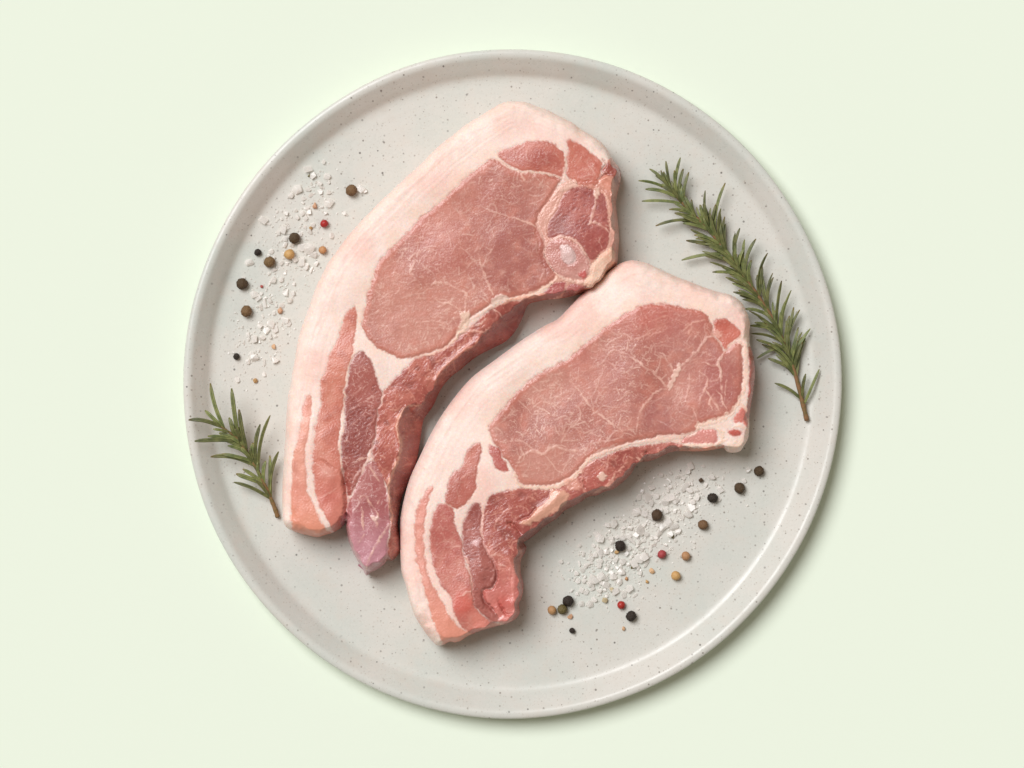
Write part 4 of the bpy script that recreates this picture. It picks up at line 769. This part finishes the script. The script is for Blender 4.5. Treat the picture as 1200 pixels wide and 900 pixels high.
corns = [
 (411.7,223,6.3,'brown','brown peppercorn highest up on the left side, nearest the fat of the upper chop'),
 (369,241,4.2,'peach','peach coloured peppercorn bit just above the red one on the left',True),
 (380,262,4.8,'red','small red peppercorn in the left salt patch'),
 (364,267,2.8,'tan','tiny tan bit left of the red peppercorn in the left patch',True),
 (345,279,6.2,'darkbrown','dark peppercorn with salt around it at the middle of the left patch'),
 (378,293,4.6,'orange','small orange peppercorn against the fat edge of the upper chop'),
 (339,298,6.2,'orange','amber peppercorn directly below the dark one in the left patch'),
 (315.7,307,6.1,'brown','mottled brown peppercorn left of the amber one'),
 (302,295.7,3.9,'black','tiny black peppercorn above the mottled brown one'),
 (283.7,332.7,6.2,'darkbrown','dark grey peppercorn nearest the left rim'),
 (288.7,364.7,6.3,'brown','brown peppercorn below the dark one near the left rim'),
 (328,364,4.2,'peach','pale peach peppercorn bit among salt level with the lower brown one',True),
 (320.7,406,3.6,'peach','pale peach bit in the lower part of the left salt patch',True),
 (277,417.7,3.7,'black','very small black peppercorn low on the left, above the short rosemary',),
 (299,446,3.4,'tan','tan pepper bit just above the tips of the short rosemary',True),
 (306.7,335.7,2.4,'rose','pinkish pepper crumb right of the dark grey peppercorn by the left rim',True),
 (363,206,2.8,'olive','olive pepper crumb on the topmost large salt crystal at left',True),
 (889.5,552,5.6,'darkbrown','dark peppercorn farthest right, close to the right rim'),
 (866.8,572,6.0,'darkbrown','dark brown peppercorn second from the right rim'),
 (835,583.5,5.7,'black','black peppercorn third from the right rim'),
 (821.5,563,3.6,'darkbrown','small dark pepper bit above the black peppercorns at the right',True),
 (770,603.7,6.5,'darkbrown','brown black peppercorn under the middle of the lower chop'),
 (824,615,5.6,'brown','brown peppercorn alone right of the right salt patch'),
 (726.8,639.7,6.1,'black','black peppercorn at the left side of the right salt patch'),
 (723,647,3.6,'tan','tan crumb tucked below the black peppercorn in the right salt patch',True),
 (775.6,649.6,5.2,'rose','dull rose peppercorn at the right side of the right salt patch'),
 (803.6,651.5,5.3,'tan','straw coloured peppercorn right of the rose one'),
 (792,674.7,5.6,'orange','orange tan peppercorn below the straw coloured one'),
 (764,669,4.2,'peach','peach bit in the salt left of the orange tan peppercorn',True),
 (734,678,2.7,'orange','orange crumb in the lower middle of the right salt patch',True),
 (758,681.6,2.5,'orange','orange crumb under the peach bit in the right salt patch',True),
 (788,628.5,3.0,'olive','olive crumb above the straw coloured peppercorn',True),
 (740.7,665,2.3,'olive','olive crumb at the centre of the right salt patch',True),
 (708.7,703.5,4.2,'pale','pale straw bit left of the bright red peppercorn',True),
 (716.7,690.7,3.4,'pale','pale straw sliver at the bottom of the right salt patch',True),
 (665.7,704.5,6.0,'black','black peppercorn in the small cluster below the hook of the lower chop'),
 (659,714,5.4,'olive','olive green peppercorn in the small cluster below the hook of the lower chop'),
 (646.8,715,5.3,'tan','tan peppercorn leftmost in the small cluster below the hook of the lower chop'),
 (668,722.7,3.9,'peach','peach bit beneath the black peppercorn of the small cluster',True),
 (670.5,739,3.3,'black','tiny black peppercorn lowest of all on the plate'),
 (728,709,4.8,'red','bright red peppercorn at the bottom of the right salt patch'),
 (739.6,722,5.8,'black','black peppercorn beside the bright red one near the bottom'),
 (730.5,736.5,3.0,'peach','pale crumb below the lowest large black peppercorn',True),
]
for c in corns: corn(*c)

# ------------------------------------------------------------------ salt
def mat_salt():
    q = NT('coarse_salt'); t = q.t
    df = q.n('ShaderNodeBsdfDiffuse'); df.inputs[0].default_value = (1.0, 0.965, 0.925, 1)
    tl = q.n('ShaderNodeBsdfTranslucent'); tl.inputs[0].default_value = (1.0, 0.965, 0.925, 1)
    tr = q.n('ShaderNodeBsdfTransparent'); gl = q.n('ShaderNodeBsdfGlossy'); gl.inputs['Roughness'].default_value = 0.2
    fr = q.n('ShaderNodeFresnel', i_IOR=1.5); m1 = q.n('ShaderNodeMixShader'); m2 = q.n('ShaderNodeMixShader'); m3 = q.n('ShaderNodeMixShader')
    m1.inputs[0].default_value = 0.35; q.l(df.outputs[0], m1.inputs[1]); q.l(tl.outputs[0], m1.inputs[2])
    oi = q.n('ShaderNodeObjectInfo'); q.l(q.ramp(oi.outputs['Random'], 0.0, 1.0, 0.10, 0.45), m2.inputs[0]); q.l(m1.outputs[0], m2.inputs[1]); q.l(tr.outputs[0], m2.inputs[2])
    m3.inputs[0].default_value = 0.035; q.l(m2.outputs[0], m3.inputs[1]); q.l(gl.outputs[0], m3.inputs[2])
    t.links.new(m3.outputs[0], t.nodes['Material Output'].inputs[0]); t.nodes.remove(q.p)
    return q.m
M['salt'] = mat_salt()
def crystal_bm(r):
    bm = bmesh.new(); e = r.uniform(0.75, 1.25)
    for i in range(r.randint(9, 13)):
        v = Vector((r.uniform(-1, 1)*e, r.uniform(-1, 1)/e, r.uniform(-1, 1))); m = max(abs(v.x), abs(v.y), abs(v.z)); v = v/m if r.random() < 0.6 else v.normalized()*1.05
        v.z *= 0.5; bm.verts.new(v)
    g = bmesh.ops.convex_hull(bm, input=bm.verts)
    dl = [x for x in g['geom_interior'] if isinstance(x, bmesh.types.BMVert)]
    if dl: bmesh.ops.delete(bm, geom=dl, context='VERTS')
    bmesh.ops.bevel(bm, geom=list(bm.edges), offset=0.10, segments=1, affect='EDGES', clamp_overlap=True)
    return bm
rs = random.Random(31)
salt_meshes = []
for i in range(14):
    bm = crystal_bm(rs); me = bpy.data.meshes.new('salt_crystal'); bm.to_mesh(me); bm.free(); me.materials.append(M['salt']); salt_meshes.append(me)
taken = [(c[0], c[1], c[2]) for c in corns]
def free(x, y, r, f=0.72):
    for a, b, q in taken:
        if (a-x)**2+(b-y)**2 < ((q+r)*f)**2: return False
    return True
def salt(x, y, r, label, group, z=0.0):
    o = link('salt_crystal', rs.choice(salt_meshes)); o.location = W(x, y, FLOOR+(r*0.5+z)*S)
    s = r*S; o.scale = (s, s, s*rs.uniform(0.7, 1.1)); o.rotation_euler = (rs.uniform(-0.35, 0.35), rs.uniform(-0.35, 0.35), rs.uniform(0, 6.28))
    tag(o, label, 'salt', group); taken.append((x, y, r))
LA = 'clear white coarse salt crystal in the patch along the left rim'; GA = 'coarse salt crystals in the left patch'
LB = 'clear white coarse salt crystal in the patch below the lower chop'; GB = 'coarse salt crystals in the right patch'
left = [(361,199,5),(366,205,3.5),(348,222,5),(341,229,3.5),(383,207,3.5),(385,238,5),(375,215,3),(378,220,3.5),(309,257,4.5),(314,262,3),(331,269,4),(327,273,2.5),(347,255,3),(423,220,4.5),(427,224,2.5),(362,292,6),(354,290,4.5),(368,298,4),(353,307,5),(358,312,3.5),(346,303,3.5),(292,308,4),(320,328,4),(316,331,3),
        (298,345,4.5),(303,350,3.5),(310,355,5),(306,360,3.5),(316,352,3),(335,342,4),(339,352,3.5),(333,375,4.5),(338,379,3),(317,380,5),(322,386,4),(312,387,3.5),(297,397,4.5),(291,392,3),(298,420,5),(295,415,3.5),(309,425,4),(323,422,4),(317,419,2.8),(278,445,3.2),(363,272,3.2),(389,276,3),(404,250,2.5),(365,316,3.5),(371,309,3)]
for x, y, r in left: salt(x, y, r*1.15, LA, GA)
right = [(810,545.5,4),(806,552,3.5),(834,559,4),(803,571,5),(808,575,3.5),(785,583,6),(779,589,4),(791,586,4),(759,583,5),(769,582,3),(810,595,5),(806,603,4.5),(812,588,3.5),(798,606,4.5),(746,600,4.5),(760,606,5.5),(755,602,3.5),(719,613,4.5),(751,621,5.5),(783,612,5.5),(777,618,5),(790,617,4.5),(772,624,4),(785,626,4),(703,631,5),(699,626,3),(741,634,5),(745,628,3),(749,636,3),
         (704,649,4.5),(703,658,3),(755,652,5.5),(749,655,5),(744,660,4.5),(757,661,4.5),(762,643,3.5),(730,658,4),(722,656,3.5),(697,679,6),(704,675,5),(692,684,4),(710,684,4),(719,676,4),(728,670,4),(737,690,5),(731,697,4),(722,694,4),(691,708,4),(696,703,3),(744,698,3.5),(845,573,3.5),(872,564,3),(877,551,3.5),(843,585,2.5),(784,563,3),(726,682,3.5),(715,690,3)]
for x, y, r in right: salt(x, y, r*1.15, LB, GB)
n = 0
while n < 62:
    t = rs.random(); x = 372-82*t+rs.gauss(0, 19)*(0.9 if t < 0.7 else 0.6); y = 205+215*t+rs.gauss(0, 13); r = rs.uniform(1.7, 3.6)
    if x < 262 or (x-600)**2+(y-450)**2 > 343**2 or x > 446-(y-225)*0.57-8: continue
    if free(x, y, r): salt(x, y, r, LA, GA); n += 1
n = 0
while n < 120:
    t = rs.random(); x = 815-125*t+rs.gauss(0, 20); y = 562+128*t+rs.gauss(0, 15); r = rs.uniform(1.7, 3.9)
    if y < 552 and x < 800: continue
    if x < 735 and y < 608: continue
    if free(x, y, r): salt(x, y, r, LB, GB); n += 1
# the finest grains: nobody could count them
def dust(label, cat, cnt, fn):
    bm = bmesh.new(); k = 0
    while k < cnt:
        x, y = fn()
        if x is None: continue
        r = rs.uniform(0.5, 1.25); p = W(x, y, FLOOR+r*0.45*S); k += 1
        mt = Matrix.Translation(p) @ Matrix.Rotation(rs.uniform(0, 6.28), 4, 'Z') @ Matrix.Rotation(rs.uniform(-0.5, 0.5), 4, 'X') @ Matrix.Diagonal((r*S, r*S*rs.uniform(0.6, 1), r*S*0.6, 1))
        bmesh.ops.create_cube(bm, size=1.7, matrix=mt)
    me = bpy.data.meshes.new('salt_grains'); bm.to_mesh(me); bm.free(); me.materials.append(M['salt'])
    tag(link('salt_grains', me), label, cat, None, 'stuff')
def fa():
    t = rs.random(); x = 370-78*t+rs.gauss(0, 24); y = 205+225*t+rs.gauss(0, 16)
    return (x, y) if (x-600)**2+(y-450)**2 < 341**2 and x < 446-(y-225)*0.57-6 else (None, None)
def fb():
    t = rs.random(); x = 820-130*t+rs.gauss(0, 25); y = 562+128*t+rs.gauss(0, 20)
    return (x, y) if not (y < 548 and x < 850) and not (x < 740 and y < 600) else (None, None)
dust('fine salt grains strewn between the coarse crystals on the left', 'salt', 420, fa)
dust('fine salt grains strewn between the coarse crystals on the right', 'salt', 750, fb)
